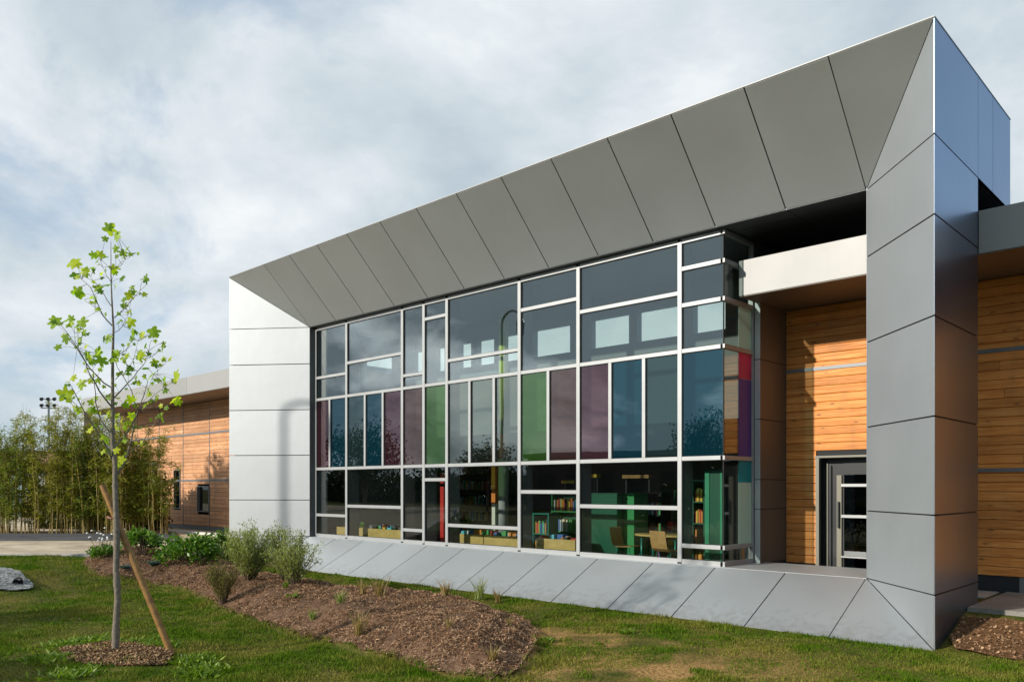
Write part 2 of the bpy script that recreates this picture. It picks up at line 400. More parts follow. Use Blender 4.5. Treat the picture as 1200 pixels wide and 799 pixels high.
# the bare red-brown soil right of the corner pillar, in front of the paving
RSOIL = smoothpoly([(-3.02,10.95),(-2.4,10.75),(-1.5,10.7),(2,10.6),(6,10.6),(6,12.1),(-3.02,12.1)], 1, 0.03)
ORANGE_A, ORANGE_B = hit(640, 760), hit(790, 790)
PATH = [(-20.92,9.4),(-19.25,9.25),(-22.7,5.75),(-47,-18.5),(-80,-18.5),(-80,45),(-38.5,45),(-38.2,14.3),(-20.92,14.3)]

xs = np.concatenate([np.linspace(-900,-90,14), np.linspace(-80,-36,24), np.arange(-35,-22,0.3), np.arange(-22,6,0.12), np.linspace(7,40,14), np.linspace(60,900,14)])
ys = np.concatenate([np.linspace(-900,-80,14), np.linspace(-60,-6,20), np.arange(-5,2,0.35), np.arange(2,14,0.12), np.linspace(14.2,40,20), np.linspace(60,900,14)])
XX, YY = np.meshgrid(xs, ys)
ZZ = G(XX, YY)
soilb = np.where(inpoly(XX, YY, SOIL), 0.03 * ss(0, 0.3, dpoly(XX, YY, SOIL)), 0)
ZZ = ZZ + soilb - np.where(inpoly(XX, YY, PATH), 0.02, 0)
V = np.stack([XX, YY, ZZ], -1).reshape(-1, 3); nx = len(xs); ny = len(ys)
ii, jj = np.meshgrid(np.arange(nx-1), np.arange(ny-1)); a = (jj*nx+ii).ravel()
Fg = np.stack([a, a+1, a+1+nx, a+nx], -1)

def ground_mat():
    m, nt, b = newmat('lawn ground')
    g = nn(nt, 'ShaderNodeTexCoord')
    n = nn(nt, 'ShaderNodeTexNoise'); n.inputs['Scale'].default_value = 1.1; n.inputs['Detail'].default_value = 8; n.inputs['Roughness'].default_value = 0.65
    n2 = nn(nt, 'ShaderNodeTexNoise'); n2.inputs['Scale'].default_value = 30; n2.inputs['Detail'].default_value = 6
    for q in (n, n2): nt.links.new(g.outputs['Object'], q.inputs['Vector'])
    c = ramp(nt, [(0.35, (0.045, 0.065, 0.010)), (0.55, (0.10, 0.105, 0.02)), (0.70, (0.22, 0.165, 0.065))], n.outputs[0]).outputs[0]
    c = mixc(nt, 0.5, c, ramp(nt, [(0.35, (0.25, 0.25, 0.25)), (0.65, (1.2, 1.15, 1.0))], n2.outputs[0]).outputs[0], 'MULTIPLY')
    at_ = nn(nt, 'ShaderNodeAttribute', attribute_name='wear')
    c = mixc(nt, at_.outputs['Fac'], c, ramp(nt, [(0.35, (0.20, 0.11, 0.04)), (0.65, (0.48, 0.29, 0.11))], n2.outputs[0]).outputs[0])
    nt.links.new(c, b.inputs['Base Color']); b.inputs['Roughness'].default_value = 0.95; b.inputs['Specular IOR Level'].default_value = 0.1
    bp = nn(nt, 'ShaderNodeBump'); bp.inputs['Strength'].default_value = 0.6; bp.inputs['Distance'].default_value = 0.04
    nt.links.new(n2.outputs[0], bp.inputs['Height']); nt.links.new(bp.outputs[0], b.inputs['Normal'])
    return m
def earth_mat(name, lo, mid, hi, scale=18, bump=0.8):
    m, nt, b = newmat(name)
    g = nn(nt, 'ShaderNodeTexCoord')
    n = nn(nt, 'ShaderNodeTexNoise'); n.inputs['Scale'].default_value = scale; n.inputs['Detail'].default_value = 10; n.inputs['Roughness'].default_value = 0.7
    n2 = nn(nt, 'ShaderNodeTexNoise'); n2.inputs['Scale'].default_value = 1.3; n2.inputs['Detail'].default_value = 4
    for q in (n, n2): nt.links.new(g.outputs['Object'], q.inputs['Vector'])
    c = ramp(nt, [(0.3, lo), (0.5, mid), (0.7, hi)], n.outputs[0]).outputs[0]
    c = mixc(nt, 1.0, c, ramp(nt, [(0.3, 0.7), (0.7, 1.25)], n2.outputs[0]).outputs[0], 'MULTIPLY')
    nt.links.new(c, b.inputs['Base Color']); b.inputs['Roughness'].default_value = 0.95; b.inputs['Specular IOR Level'].default_value = 0.15
    bp = nn(nt, 'ShaderNodeBump'); bp.inputs['Strength'].default_value = bump; bp.inputs['Distance'].default_value = 0.05
    nt.links.new(n.outputs[0], bp.inputs['Height']); nt.links.new(bp.outputs[0], b.inputs['Normal'])
    return m
M_mulch = earth_mat('bark mulch', (0.07, 0.038, 0.022), (0.17, 0.095, 0.055), (0.30, 0.19, 0.12))
M_soil = earth_mat('bare soil', (0.07, 0.035, 0.015), (0.17, 0.09, 0.04), (0.30, 0.18, 0.09))
M_path = earth_mat('beige washed gravel paving', (0.36, 0.29, 0.20), (0.50, 0.41, 0.29), (0.62, 0.53, 0.40), 60, 0.3)
ground = raw('ground', V, Fg, ground_mat()); tag(ground, kind='structure')
def wearf(x, y):
    cx_, cy_ = (ORANGE_A[0]+ORANGE_B[0])/2, (ORANGE_A[1]+ORANGE_B[1])/2
    e_ = np.exp(-(((x-cx_+.5)/2.4)**2 + ((y-cy_-.3)/1.4)**2))
    return e_
at_ = ground.data.attributes.new('wear', 'FLOAT', 'POINT'); at_.data.foreach_set('value', np.clip((wearf(V[:, 0], V[:, 1])+.06)*(1.3+1.3*fnoise(V[:, 0], V[:, 1], 1.3)), 0, 1).astype(np.float32))
ground.data.polygons.foreach_set('use_smooth', [True] * len(ground.data.polygons))

def sheet(name, poly, mat, dz, step=0.12, Zf=G, zfix=None):
    poly2 = []
    for i in range(len(poly)):
        a = np.array(poly[i]); b = np.array(poly[(i+1) % len(poly)]); k = max(1, int(np.hypot(*(b-a)) / step))
        poly2 += [tuple(a + (b-a)*t/k) for t in range(k)]
    x0 = min(p[0] for p in poly2); x1 = max(p[0] for p in poly2); y0 = min(p[1] for p in poly2); y1 = max(p[1] for p in poly2)
    gx, gy = np.meshgrid(np.arange(x0, x1, step), np.arange(y0, y1, step)); gx = gx.ravel(); gy = gy.ravel()
    keep = inpoly(gx, gy, poly2) & (dpoly(gx, gy, poly2) > step*0.4)
    pts = [Vector(p) for p in poly2] + [Vector((a, b)) for a, b in zip(gx[keep], gy[keep])]
    n = len(poly2)
    vv, ee, ff, *_ = geometry.delaunay_2d_cdt(pts, [(i, (i+1) % n) for i in range(n)], [list(range(n))], 1, 1e-5)
    P = np.array([(p.x, p.y) for p in vv]); Z = np.full(len(P), zfix) if zfix is not None else Zf(P[:, 0], P[:, 1])
    V = np.column_stack([P, Z + dz])
    F3 = [list(f) for f in ff if len(f) == 3]
    o = raw(name, V, F3, mat); o.data.polygons.foreach_set('use_smooth', [True] * len(F3)); tag(o, kind='structure'); return o
bedo = sheet('mulch_bed', BED, M_mulch, 0.022)
sheet('gravel_patch', GRAV, plain('pale pebble bed', (0.40, 0.40, 0.39), 0.9, var=0.4, scale=40, bump=0.8), 0.03)
sheet('soil_ring', SOIL, M_soil, 0.02, 0.1, Zf=lambda x, y: G(x, y) + 0.03 * ss(0, 0.3, dpoly(x, y, SOIL)))
sheet('bare_soil', RSOIL, M_soil, 0.03, 0.12, Zf=lambda x, y: G(x, y) + 0.02*vnoise(x, y, 4, 1))
sheet('path', PATH, M_path, 0.0, 2.0, zfix=0.362)
# pale concrete edging along the lawn side of the path
def strip(name, a, b, wdt, z0, z1, mat, label=None):
    a = np.array(a, float); b = np.array(b, float); d = (b-a)/np.hypot(*(b-a)); n = np.array([-d[1], d[0]])
    mb = MB(); P = [a, b, b+n*wdt, a+n*wdt]
    area = sum(P[i][0]*P[(i+1) % 4][1]-P[(i+1) % 4][0]*P[i][1] for i in range(4))
    if area < 0: P = P[::-1]
    mb.poly_prism([(p[0], p[1], z1) for p in P], (0, 0, 1), z1-z0); return obj(name, mb, mat)
o = strip('path_kerb', (-19.1, 9.3), (-47, -18.6), 0.16, 0.1, 0.385, M_conc); tag(o, kind='structure')
o = strip('wall_kerb', (-38.2, 12.95), (-20.95, 12.95), 0.22, 0.3, 0.44, plain('white kerb stone', (0.6, 0.59, 0.55), 0.8, var=0.06)); tag(o, kind='structure')
mb = MB().box((-3.06, 12.12, 0.1), (8, 14.30, 0.395)); tag(obj('paving', mb, earth_mat('washed aggregate paving', (0.16,0.15,0.13), (0.30,0.28,0.25), (0.42,0.40,0.36), 70, 0.3)), kind='structure')

# ------------------------------------------------------------------ the building
Y0, Yi, Yg, Yf, Yb, Ybk, Yw = 10.73, 12.10, 12.28, 12.70, 14.34, 14.56, 15.0
xR, xRi, xL, xLi = -3.07, -4.378, -20.9, -19.04
zT, zTi, zSi, zSo = 7.75, 6.33, 0.68, 0.0
xC, Ysd, xM = -6.77, 13.24, -6.62
bld = empty('library_building', (-12, 12, 0), 'grey metal framed library building with coloured glass front and timber clad walls', 'building')

def inset(P, d):
    P = [np.array(p, float) for p in P]; n = len(P)
    nrm = np.zeros(3)
    for i in range(n): nrm += np.cross(P[i]-P[0], P[(i+1) % n]-P[0])
    nrm /= np.linalg.norm(nrm)
    ln = []
    for i in range(n):
        a = P[i]; b = P[(i+1) % n]; e = (b-a)/np.linalg.norm(b-a); ln.append((a + np.cross(nrm, e)*d, e))
    out = []
    for i in range(n):
        p, e = ln[i-1]; q, f = ln[i]
        A = np.column_stack([e, -f]); t, *_ = np.linalg.lstsq(A, q-p, rcond=None); out.append(p + e*t[0])
    return out, nrm
def panel(name, P, facing, mat, parent, gap=0.018, th=0.012, bevel=0.003):
    Q, n = inset(P, gap/2)
    if np.dot(n, facing) < 0: Q, n = inset(P[::-1], gap/2)
    return obj(name, MB().poly_prism(Q, n, th), mat, parent, bevel=bevel)

# dark backing shell of the portal: four splayed slabs and the pillar cores, 4 cm behind the panel faces
bk = MB(); e = 0.022
def shell(P, facing, th=0.10):
    P = [np.array(p, float) for p in P]; n = np.cross(P[1]-P[0], P[2]-P[0]); n /= np.linalg.norm(n)
    if np.dot(n, facing) < 0: P = P[::-1]; n = -n
    bk.poly_prism([p - n*e for p in P], n, th)
def shr(P, k=.07): return [lerp0(P[0], P[3], k), lerp0(P[1], P[2], k), P[2], P[3]]
def lerp0(p, q, t): return tuple(np.array(p, float)*(1-t)+np.array(q, float)*t)
top = [(xL,Y0,zT),(xR,Y0,zT),(xRi,Yi,zTi),(xLi,Yi,zTi)]
sil = [(xL,Y0,zSo),(xR,Y0,zSo),(xRi,Yi,zSi),(xLi,Yi,zSi)]
lef = [(xL,Y0,-.4),(xL,Y0,zT),(xLi,Yi,zTi),(xLi,Yi,zSi)]
rig = [(xR,Y0,-.4),(xR,Y0,zT),(xRi,Yi,zTi),(xRi,Yi,zSi)]
shell(shr(top), (0,-1,-1)); shell(shr(sil), (0,-1,1)); shell(shr(lef), (1,-1,0)); shell(shr(rig), (-1,-1,0))
bk.box((xL+e, Y0+.35, -.4), (xL+.12, Ybk, zT-.5)); bk.box((xL+.1, Yi+.02, zTi+.06), (xR-.3, Ybk-.03, zT-.3)); bk.box((xR-.10, Y0+.15, -.4), (xR-e, Y0+.45, zT-.3)); bk.box((xR-.35, Y0+.45, -.4), (xR-e, Yf, zTi-.0)); bk.box((xR-.3, Y0+.4, zTi+.03), (xR-e, Ybk-.03, zT-.06))
bk.box((xRi+.06, Yi-.0, 0), (xR-.3, Yf-.02, zTi+.02))
portal = obj('portal_frame', bk, M_dark, bld)
ZR = [zTi, 5.345, 4.105, 2.875, 1.66, zSi]
N = 12; st = (xRi-xLi)/N
X = [xRi - st*k for k in range(N+1)]
def lerp(p, q, t): return tuple(np.array(p)*(1-t)+np.array(q)*t)
for k in range(N):
    panel('cladding_panel', [(X[k],Y0,zT),(X[k+1],Y0,zT),(X[k+1],Yi,zTi),(X[k],Yi,zTi)], (0,-1,-1), M_panel, portal)
    panel('cladding_panel', [(X[k],Y0,zSo),(X[k+1],Y0,zSo),(X[k+1],Yi,zSi),(X[k],Yi,zSi)], (0,-1,1), M_panel, portal)
for (xo, xi) in ((xR, xRi), (xL, xLi)):
    sgn = (-1,-1,0) if xo == xR else (1,-1,0)
    panel('cladding_panel', [(xo,Y0,zT),(xi,Y0,zT),(xi,Yi,zTi)], (0,-1,-1), M_panel, portal, 0.008)
    panel('cladding_panel', [(xo,Y0,zSo),(xi,Y0,zSo),(xi,Yi,zSi)], (0,-1,1), M_panel, portal, 0.008)
    panel('cladding_panel', [(xo,Y0,zT),(xo,Y0,zTi),(xi,Yi,zTi)], sgn, M_panel, portal, 0.012)
    for a, b in zip(ZR[:-1], ZR[1:]):
        panel('cladding_panel', [(xo,Y0,a),(xo,Y0,b),(xi,Yi,b),(xi,Yi,a)], sgn, M_panel, portal)
    panel('cladding_panel', [(xo,Y0,zSi),(xo,Y0,zSo),(xi,Yi,zSi)], sgn, M_panel, portal, 0.012)
# outer flank of the pillar and upper box
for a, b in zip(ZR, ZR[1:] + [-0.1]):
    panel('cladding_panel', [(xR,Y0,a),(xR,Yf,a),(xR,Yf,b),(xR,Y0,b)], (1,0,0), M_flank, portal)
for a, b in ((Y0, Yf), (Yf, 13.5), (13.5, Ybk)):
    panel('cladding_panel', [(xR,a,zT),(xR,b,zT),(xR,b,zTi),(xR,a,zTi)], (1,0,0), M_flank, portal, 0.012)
for a, b in zip([zT] + ZR, ZR + [-0.1]):
    panel('cladding_panel', [(xL,Y0,a),(xL,Yb,a),(xL,Yb,b),(xL,Y0,b)], (-1,0,0), M_panel, portal)
# returns between splay and glass, coping, back of the frame
m = MB()
m.box((xLi-.05, Yi+.008, zSi), (xLi, Yg+.03, zTi)); obj('jamb_return', m, M_dmetal, portal)
obj('jamb_return', MB().box((xRi, Yi+.008, zSi), (xRi+.05, Yf, zTi)), M_dmetal, portal)
obj('coping', MB().box((xL-.004, Y0-.006, zT+.002), (xR+.004, Ybk+.01, zT+.016)), M_panel2, portal)
# flat soffit behind the splayed panels
SX = [xRi] + X[1:3] + [xM-.1]
obj('soffit', MB().box((xLi-.05, Yi+.004, zTi), (xR-.06, Ybk+.3, zTi+.04)), M_dmetal, bld)
jm = MB()
for x in X[:4]: jm.box((x-.006, Yi+.01, zTi-.003), (x+.006, Ybk, zTi+.001))
jm.box((-6.6, 12.55, zTi-.003), (xRi, 12.562, zTi+.001))
obj('joint', jm, M_gask, bld)
# white aluminium trim along the foot of the sill panels
obj('base_trim', MB().box((xLi, Y0-.012, zSo-.035), (xR-.02, Y0+.03, zSo-.004)), M_mull, bld)
obj('sill_top', MB().box((-18.9, Yi+.004, zSi-.04), (xRi, Yg-.03, zSi-.002)).box((xC+.05, Yg-.03, zSi-.04), (xRi, Ysd+.3, zSi-.002)), M_panel, bld)
# deck of the entrance recess
obj('entrance_floor', MB().box((xM, Ysd+.3, 0.1), (xRi+1.2, Yb, 0.38)), M_conc, bld)
M_pl = plain('grey plinth', (0.16,0.17,0.17), 0.7)
obj('plinth', MB().box((-2.9, Yb-.01, 0.3), (8, Yb+.05, 0.62)), M_pl, bld); obj('plinth', MB().box((-38.2, Yb-.01, .2), (xL-.02, Yb+.05, .52)), M_pl, bld)

# canopy: continuous fascia, soffit
zc0, zc1 = 5.26, 5.87
can = obj('canopy', MB().box((xM-.08, Yf+.045, zc0+.012), (8, Yb+.1, zc1-.01)).box((-38.2, Yf+.045, zc0+.012), (xL-.06, Yb+.1, zc1-.01)), M_dark, bld)
def fas(x0, x1):
    panel('fascia_panel', [(x0,Yf,zc0),(x1,Yf,zc0),(x1,Yf,zc1),(x0,Yf,zc1)], (0,-1,0), M_panel2, can, 0.01)
fas(xM-.10, xRi+.12); fas(xR+.0, 0.5); fas(0.5, 4.2); fas(4.2, 8)
obj('fascia_panel', MB().box((xM-.10, Yf+.045, zc0), (xM-.085, Yf+.4, zc1)), M_dmetal, can)
for k in range(5): fas(xL-.02-3.45*(k+1), xL-.02-3.45*k)
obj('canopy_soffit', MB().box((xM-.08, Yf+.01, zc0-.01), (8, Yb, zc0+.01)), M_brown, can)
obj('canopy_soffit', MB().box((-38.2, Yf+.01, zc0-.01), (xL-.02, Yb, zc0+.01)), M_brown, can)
obj('roof_deck', MB().box((-38.2, Yb, zc1-.2), (xL-.05, 24, zc1-.02)), M_dmetal, bld); obj('roof_deck', MB().box((xM+.1, Yb+.15, zc1-.2), (8, 24, zc1-.02)), M_dmetal, bld)
obj('upper_wall', MB().box((xM-.2, Ybk-.04, zc1-.02), (xR-.05, Ybk, zTi)), M_dmetal, bld)
obj('end_pier', MB().box((-38.1, Yf-.02, .3), (-37.75, Yf+.3, zc0-.01)), M_panel, bld)

# timber walls
def boards(name, x0, x1, z0, z1, Y, holes, mat, pitch=0.145, vj=None):
    mb = MB(); z = z0; row = 0
    vj = vj or []
    while z < z1 - 0.03:
        zt = min(z + pitch - 0.005, z1); segs = [(x0, x1)]
        for (a, b, c, d) in holes:
            if z < d and zt > c:
                ns = []
                for s0, s1 in segs:
                    if b <= s0 or a >= s1: ns.append((s0, s1)); continue
                    if a > s0: ns.append((s0, a))
                    if b < s1: ns.append((b, s1))
                segs = ns
        for s0, s1 in segs:
            cuts = [s0]
            inner = sorted([v for v in vj if s0 + .05 < v < s1 - .05])
            if not inner:
                x = s0 + random.uniform(1.2, 3.6)
                while x < s1 - .4: inner.append(x); x += random.uniform(1.8, 3.8)
            cuts += inner + [s1]
            for a, b in zip(cuts[:-1], cuts[1:]):
                g = 0.02 if vj else 0.002; dy = random.uniform(-.002, .002)
                # bevelled board: five-sided section
                y = Y + dy
                mb.add([(a+g,y+.024,z),(b-g,y+.024,z),(b-g,y+.004,z+.002),(a+g,y+.004,z+.002),
                        (a+g,y,z+.010),(b-g,y,z+.010),(b-g,y,zt-.008),(a+g,y,zt-.008),(a+g,y+.008,zt),(b-g,y+.008,zt),(a+g,y+.024,zt),(b-g,y+.024,zt)],
                       [(0,1,2,3)[::-1],(3,2,5,4),(4,5,6,7),(7,6,9,8),(8,9,11,10),(0,3,4,7,8,10),(1,11,9,6,5,2)])
        z += pitch; row += 1
    return mb
dX0, dX1, dZ0, dZ1 = XP(957, Yb), -4.05, 0.38, 2.53
door_hole = (dX0, dX1, dZ0-.2, dZ1)
rw = obj('timber_wall', boards('b', xM, 8, 0.63, zc0-.015, Yb-.024, [door_hole], M_wood), M_wood, bld)
obj('wall_backing', MB().box((xM, Yb+.001, .3), (dX0, Yb+.04, zc0)).box((dX1, Yb+.001, .3), (8, Yb+.04, zc0)).box((dX0, Yb+.001, dZ1), (dX1, Yb+.04, zc0)), M_dark, rw)
fl = MB()
fl.box((xM, Yb-.04, 4.10), (8, Yb-.022, 4.16)); fl.box((dX1+.1, Yb-.04, 2.24), (8, Yb-.022, 2.30))
obj('flashing_strip', fl, M_flash, rw)
# left wing
wins = [(XP(205,Yb), XP(212,Yb), 1.18, 2.68), (XP(232.5,Yb), XP(245.5,Yb), 1.10, 2.03), (XP(163,Yb), XP(184,Yb), 1.55, 3.0)]
vjs = [-27.15-2.25*k for k in range(-3, 5)]
lw_ = obj('timber_wall', boards('b', -38.1, xL-.02, 0.53, zc0-.015, Yb-.024, wins, M_wood2, vj=vjs), M_wood2, bld)
obj('wall_backing', MB().box((-38.1, Yb+.16, .3), (xL-.02, Yb+.2, zc0)), M_dark, lw_)
fl = MB()
for z in (4.04, 2.24): fl.box((-38.1, Yb-.04, z), (xL-.03, Yb-.022, z+.07))
for v in vjs: fl.box((v-.018, Yb-.034, .53), (v+.018, Yb-.012, zc0-.02))
obj('flashing_strip', fl, M_flash, lw_)
for a, b, c, d in wins:
    f = MB(); t = .028
    f.box((a-t, Yb-.05, c-t), (b+t, Yb+.12, c)); f.box((a-t, Yb-.05, d), (b+t, Yb+.12, d+t)); f.box((a-t, Yb-.05, c), (a, Yb+.12, d)); f.box((b, Yb-.05, c), (b+t, Yb+.12, d))
    wo = obj('window', f, M_flash, bld)
    obj('pane', MB().box((a, Yb+.06, c), (b, Yb+.075, d)), G_dark, wo)
# entrance door
f = MB(); fx0, fx1 = dX0-.0, dX1
f.box((fx0, Yb-.05, dZ0), (fx0+.06, Yb+.02, dZ1)); f.box((fx1-.06, Yb-.05, dZ0), (fx1, Yb+.02, dZ1)); f.box((fx0-.01, Yb-.06, dZ1), (fx1+.01, Yb+.02, dZ1+.035))
door = obj('entrance_door', f, M_olive, bld)
yl = Yb+.18
obj('reveal', MB().box((fx0+.001, Yb+.02, dZ0), (fx0+.04, yl+.1, dZ1)).box((fx0+.04, yl+.002, dZ0), (fx0+.42, yl+.06, dZ1)).box((fx0+.42, yl-.01, dZ1-.30), (fx1, yl+.05, dZ1-.002)), M_blackp, door)
lx0 = fx0+.30
obj('stile', MB().box((lx0, yl-.03, dZ0), (lx0+.085, yl, dZ1-.31)), M_olive, door)
obj('stile', MB().box((lx0+1.05, yl-.03, dZ0), (lx0+1.135, yl, dZ1-.31)), M_olive, door)
obj('stile', MB().box((fx0+.16, Yb+.06, dZ0), (fx0+.175, Yb+.1, dZ1-.1)), M_olive, door)
for z, h in ((2.04, .05), (1.49, .05), (.77, .025)): obj('rail', MB().box((lx0+.085, yl-.045, z-h/2), (lx0+1.05, yl-.01, z+h/2)), M_mull, door)
obj('door_pane', MB().box((lx0+.085, yl+.004, dZ0), (lx0+1.05, yl+.02, dZ1-.31)), G_dark, door)
obj('door_handle', MB().box((lx0+.03, yl-.075, 1.28), (lx0+.055, yl-.05, 1.75)).box((lx0+.03, yl-.05, 1.30), (lx0+.055, yl-.03, 1.325)).box((lx0+.03, yl-.05, 1.70), (lx0+.055, yl-.03, 1.725)), M_blackp, door)
obj('inner_lobby', MB().box((fx0, yl+1.6, dZ0), (fx1, yl+1.65, dZ1)), M_blackp, door)

# glazed facade -------------------------------------------------------------
H0, H1, H2, H3 = 0.70, 2.50, 4.37, 6.28
MX = [370, 406.85, 472.2, 497.4, 524.5, 609.5, 678.5, 797.5, 848]
GX = [XP(p, Yg) for p in MX]; GX[0] = xLi+.03; GX[-1] = xC
up = [[4.96],[5.22],[4.67],[5.91],[4.86],[5.66],[5.39],[5.165, 5.80]]
lo = [[1.26],[1.52],[0.99],[2.18],[1.15],[1.91],[1.64],[0.99]]
mid = [[387.2],[428.5,449.5],[],[],[551.2,579.7],[643.3],[715.8,755.3],[]]
midc = [[G_mar,G_blue],[G_teal,G_blue,G_mar],[G_brown],[G_green],[G_grey,G_grey,G_grey],[G_green,G_brown],[G_mauve,G_blue,G_teal],[G_blue]]
mw, mh, yf, yk = 0.042, 0.036, Yg-.035, Yg+.05
fr = MB(); gk = MB(); fin = MB()
def vmul(x, z0, z1, hw=mw): 
    fr.box((x-hw, yf, z0), (x+hw, yk, z1)); gk.box((x-hw-.010, Yg-.012, z0), (x+hw+.010, Yg+.03, z1))
def tran(x0, x1, z, hh=mh):
    fr.box((x0, yf+.004, z-hh), (x1, yk-.004, z+hh)); gk.box((x0, Yg-.011, z-hh-.010), (x1, Yg+.029, z+hh+.010))
for i, x in enumerate(GX):
    if i == len(GX)-1: gk.box((x-.012, Yg-.01, H0+.04), (x-.001, Yg+.02, H3)); continue
    vmul(x, H0, H3)
    fin.box((x-.045, yk+.004, H0), (x+.03, yk+.30, H3))
panes = []
for i in range(8):
    x0, x1 = GX[i]+mw, GX[i+1]-(mw if i < 7 else .012)
    for z, hh in ((H0+.01, .045), (H1, mh), (H2, mh), (H3, .04)): tran(x0, GX[i+1]-(mw if i < 7 else 0), z, hh)
    levels = [H0+.05] + [v for z in lo[i] for v in (z-mh, z+mh)] + [H1-mh]
    for z in lo[i]+up[i]: tran(x0, GX[i+1]-(mw if i < 7 else 0), z)
    for a, b in zip(levels[::2], levels[1::2]): panes.append((x0, x1, a, b, G_low))
    levels = [H2+mh] + [v for z in up[i] for v in (z-mh, z+mh)] + [H3-.035]
    for a, b in zip(levels[::2], levels[1::2]): panes.append((x0, x1, a, b, G_clear))
    xm = [XP(p, Yg) for p in mid[i]]
    for x in xm: vmul(x, H1+mh, H2-mh, .036)
    ed = [x0] + [v for x in xm for v in (x-.036, x+.036)] + [x1]
    for (a, b), g in zip(zip(ed[::2], ed[1::2]), midc[i]): panes.append((a, b, H1+mh, H2-mh, g))
# side return of the corner bay (faces +x)
def stran(z, hh=mh): fr.box((xC-.05, yf+.004, z-hh), (xC+.035, Ysd, z+hh)); 
for z in (H0+.01, .99, H1, H2, 5.165, 5.80, H3): stran(z, .045 if z in (H0+.01,) else mh)
fr.box((xC-.05, Ysd, H0-.03), (xC+.036, Ysd+.05, H3+.03))
glz = obj('glazed_facade', fr, M_mull, bld, bevel=0.004)
obj('gasket', gk, M_gask, glz); obj('inner_mullion', fin, M_fin, glz)
for a, b, c, d, g in panes:
    obj('glass_pane', MB().box((a-.008, Yg, c-.008), (b+.008, Yg+.012, d+.008)), g, glz)
sl = [H0+.05, .99-mh, .99+mh, H1-mh, H1+mh, H2-mh, H2+mh, 5.165-mh, 5.165+mh, 5.80-mh, 5.80+mh, H3-mh]
for a, b in zip(sl[::2], sl[1::2]):
    obj('glass_pane', MB().box((xC-.012, Yg+.02, a), (xC, Ysd, b)), G_low, glz)
# metal pier beside the corner bay
pr = MB().box((xC-.1, Ysd+.06, .3), (xM-.03, Yb+.1, zTi-.01))
pier = obj('metal_pier', pr, M_dark, bld)
zz = [H0-.03, 1.62, 2.14, 3.2, 4.25, zc0]
for a, b in zip(zz[:-1], zz[1:]):
    panel('cladding_panel', [(xC+.036,Ysd+.05,a),(xM,Ysd+.05,a),(xM,Ysd+.05,b),(xC+.036,Ysd+.05,b)], (0,-1,0), M_panel, pier, .012)
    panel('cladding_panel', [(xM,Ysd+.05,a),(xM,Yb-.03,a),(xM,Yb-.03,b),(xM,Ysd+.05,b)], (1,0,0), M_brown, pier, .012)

# room shell -----------------------------------------------------------------
zF = 0.40
shellm = MB()
obj('floor', MB().box((-20.8, Yg+.06, zF-.2), (xC-.06, 22.2, zF)), M_floorin, bld)
obj('ceiling', MB().box((-20.8, Yg+.06, 6.85), (xC-.06, Yw, 6.855)).box((-20.8, Yw+.21, 3.4), (xC-.06, 22.2, 3.45)), M_wall, bld)
sw = MB().box((-20.85, Yg+.06, 0), (-20.8, Yw+.2, 6.85)).box((xC-.06, Yb+.12, 0), (xC, Yw+.2, 6.85)).box((xC-.06, Yw+.2, 0), (xC, 22.2, 3.45)).box((xC-.06, Ysd+.06, zTi), (xC, Yb+.12, 6.85)).box((-20.8, Yg+.06, zTi+.05), (xC-.06, Yg+.12, 6.85)).box((-20.8, 22.2, 0), (xC, 22.3, 3.5))
sw.box((-20.8, Yg+.06, zF), (xLi-.06, Yg+.12, zTi+.05))
obj('side_wall', sw, M_wall, bld)
obj('side_wall', MB().box((-20.85, Yw+.21, 0), (-20.8, 22.2, 3.45)), M_wall, bld)
cw = [(424,459),(484,495),(510,521),(537,552),(558,579),(587,609),(624,668),(692,737),(746,794),(812,850)]
cw = [(XP(a, Yw), min(XP(b, Yw), xC-.1)) for a, b in cw]; cw[0] = (max(cw[0][0], -20.7), cw[0][1])
bw = MB(); z0w, z1w = 5.24, 5.92
bw.box((-20.8, Yw, 3.4), (xC-.06, Yw+.2, z0w)); bw.box((-20.8, Yw, z1w), (xC-.06, Yw+.2, 6.85))
edges = [-20.8] + [v for p in cw for v in p]
edges.append(xC-.06)
for a, b in zip(edges[::2], edges[1::2]):
    if b > a: bw.box((a, Yw, z0w), (b, Yw+.2, z1w))
bwo = obj('clerestory_wall', bw, plain('dim grey plaster', (0.20, 0.22, 0.22), .8), bld)
for a, b in cw: obj('clerestory_pane', MB().box((a, Yw+.1, z0w), (b, Yw+.115, z1w)), G_sky, bwo)
# coloured sunlight at the side return, painted as thin bands on the outer glass
light_bands = MB()
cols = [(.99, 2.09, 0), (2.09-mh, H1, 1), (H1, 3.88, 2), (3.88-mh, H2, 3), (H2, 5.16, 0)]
Mc = [plain('pale mint painted light', (0.70,0.86,0.80), .6), plain('cyan painted light', (0.03,0.50,0.60), .5), plain('purple painted light', (0.20,0.11,0.50), .5), plain('pink painted light', (0.85,0.10,0.27), .5)]
for a, b, mi in cols: light_bands.box((xC+.001, Yg+.50, a+mh+.003), (xC+.005, Ysd-.002, b-(mh if abs(b-H2) < .01 or abs(b-H1) < .01 or b > 5 else 0)-.003), mi)
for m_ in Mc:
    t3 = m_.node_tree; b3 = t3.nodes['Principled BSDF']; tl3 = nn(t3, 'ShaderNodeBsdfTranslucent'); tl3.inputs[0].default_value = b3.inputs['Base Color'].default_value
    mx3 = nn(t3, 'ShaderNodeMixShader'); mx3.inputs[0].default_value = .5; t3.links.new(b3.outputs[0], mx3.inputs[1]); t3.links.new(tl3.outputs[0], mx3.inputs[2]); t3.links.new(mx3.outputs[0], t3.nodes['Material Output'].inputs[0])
obj('painted_light_bands', light_bands, Mc, bld)

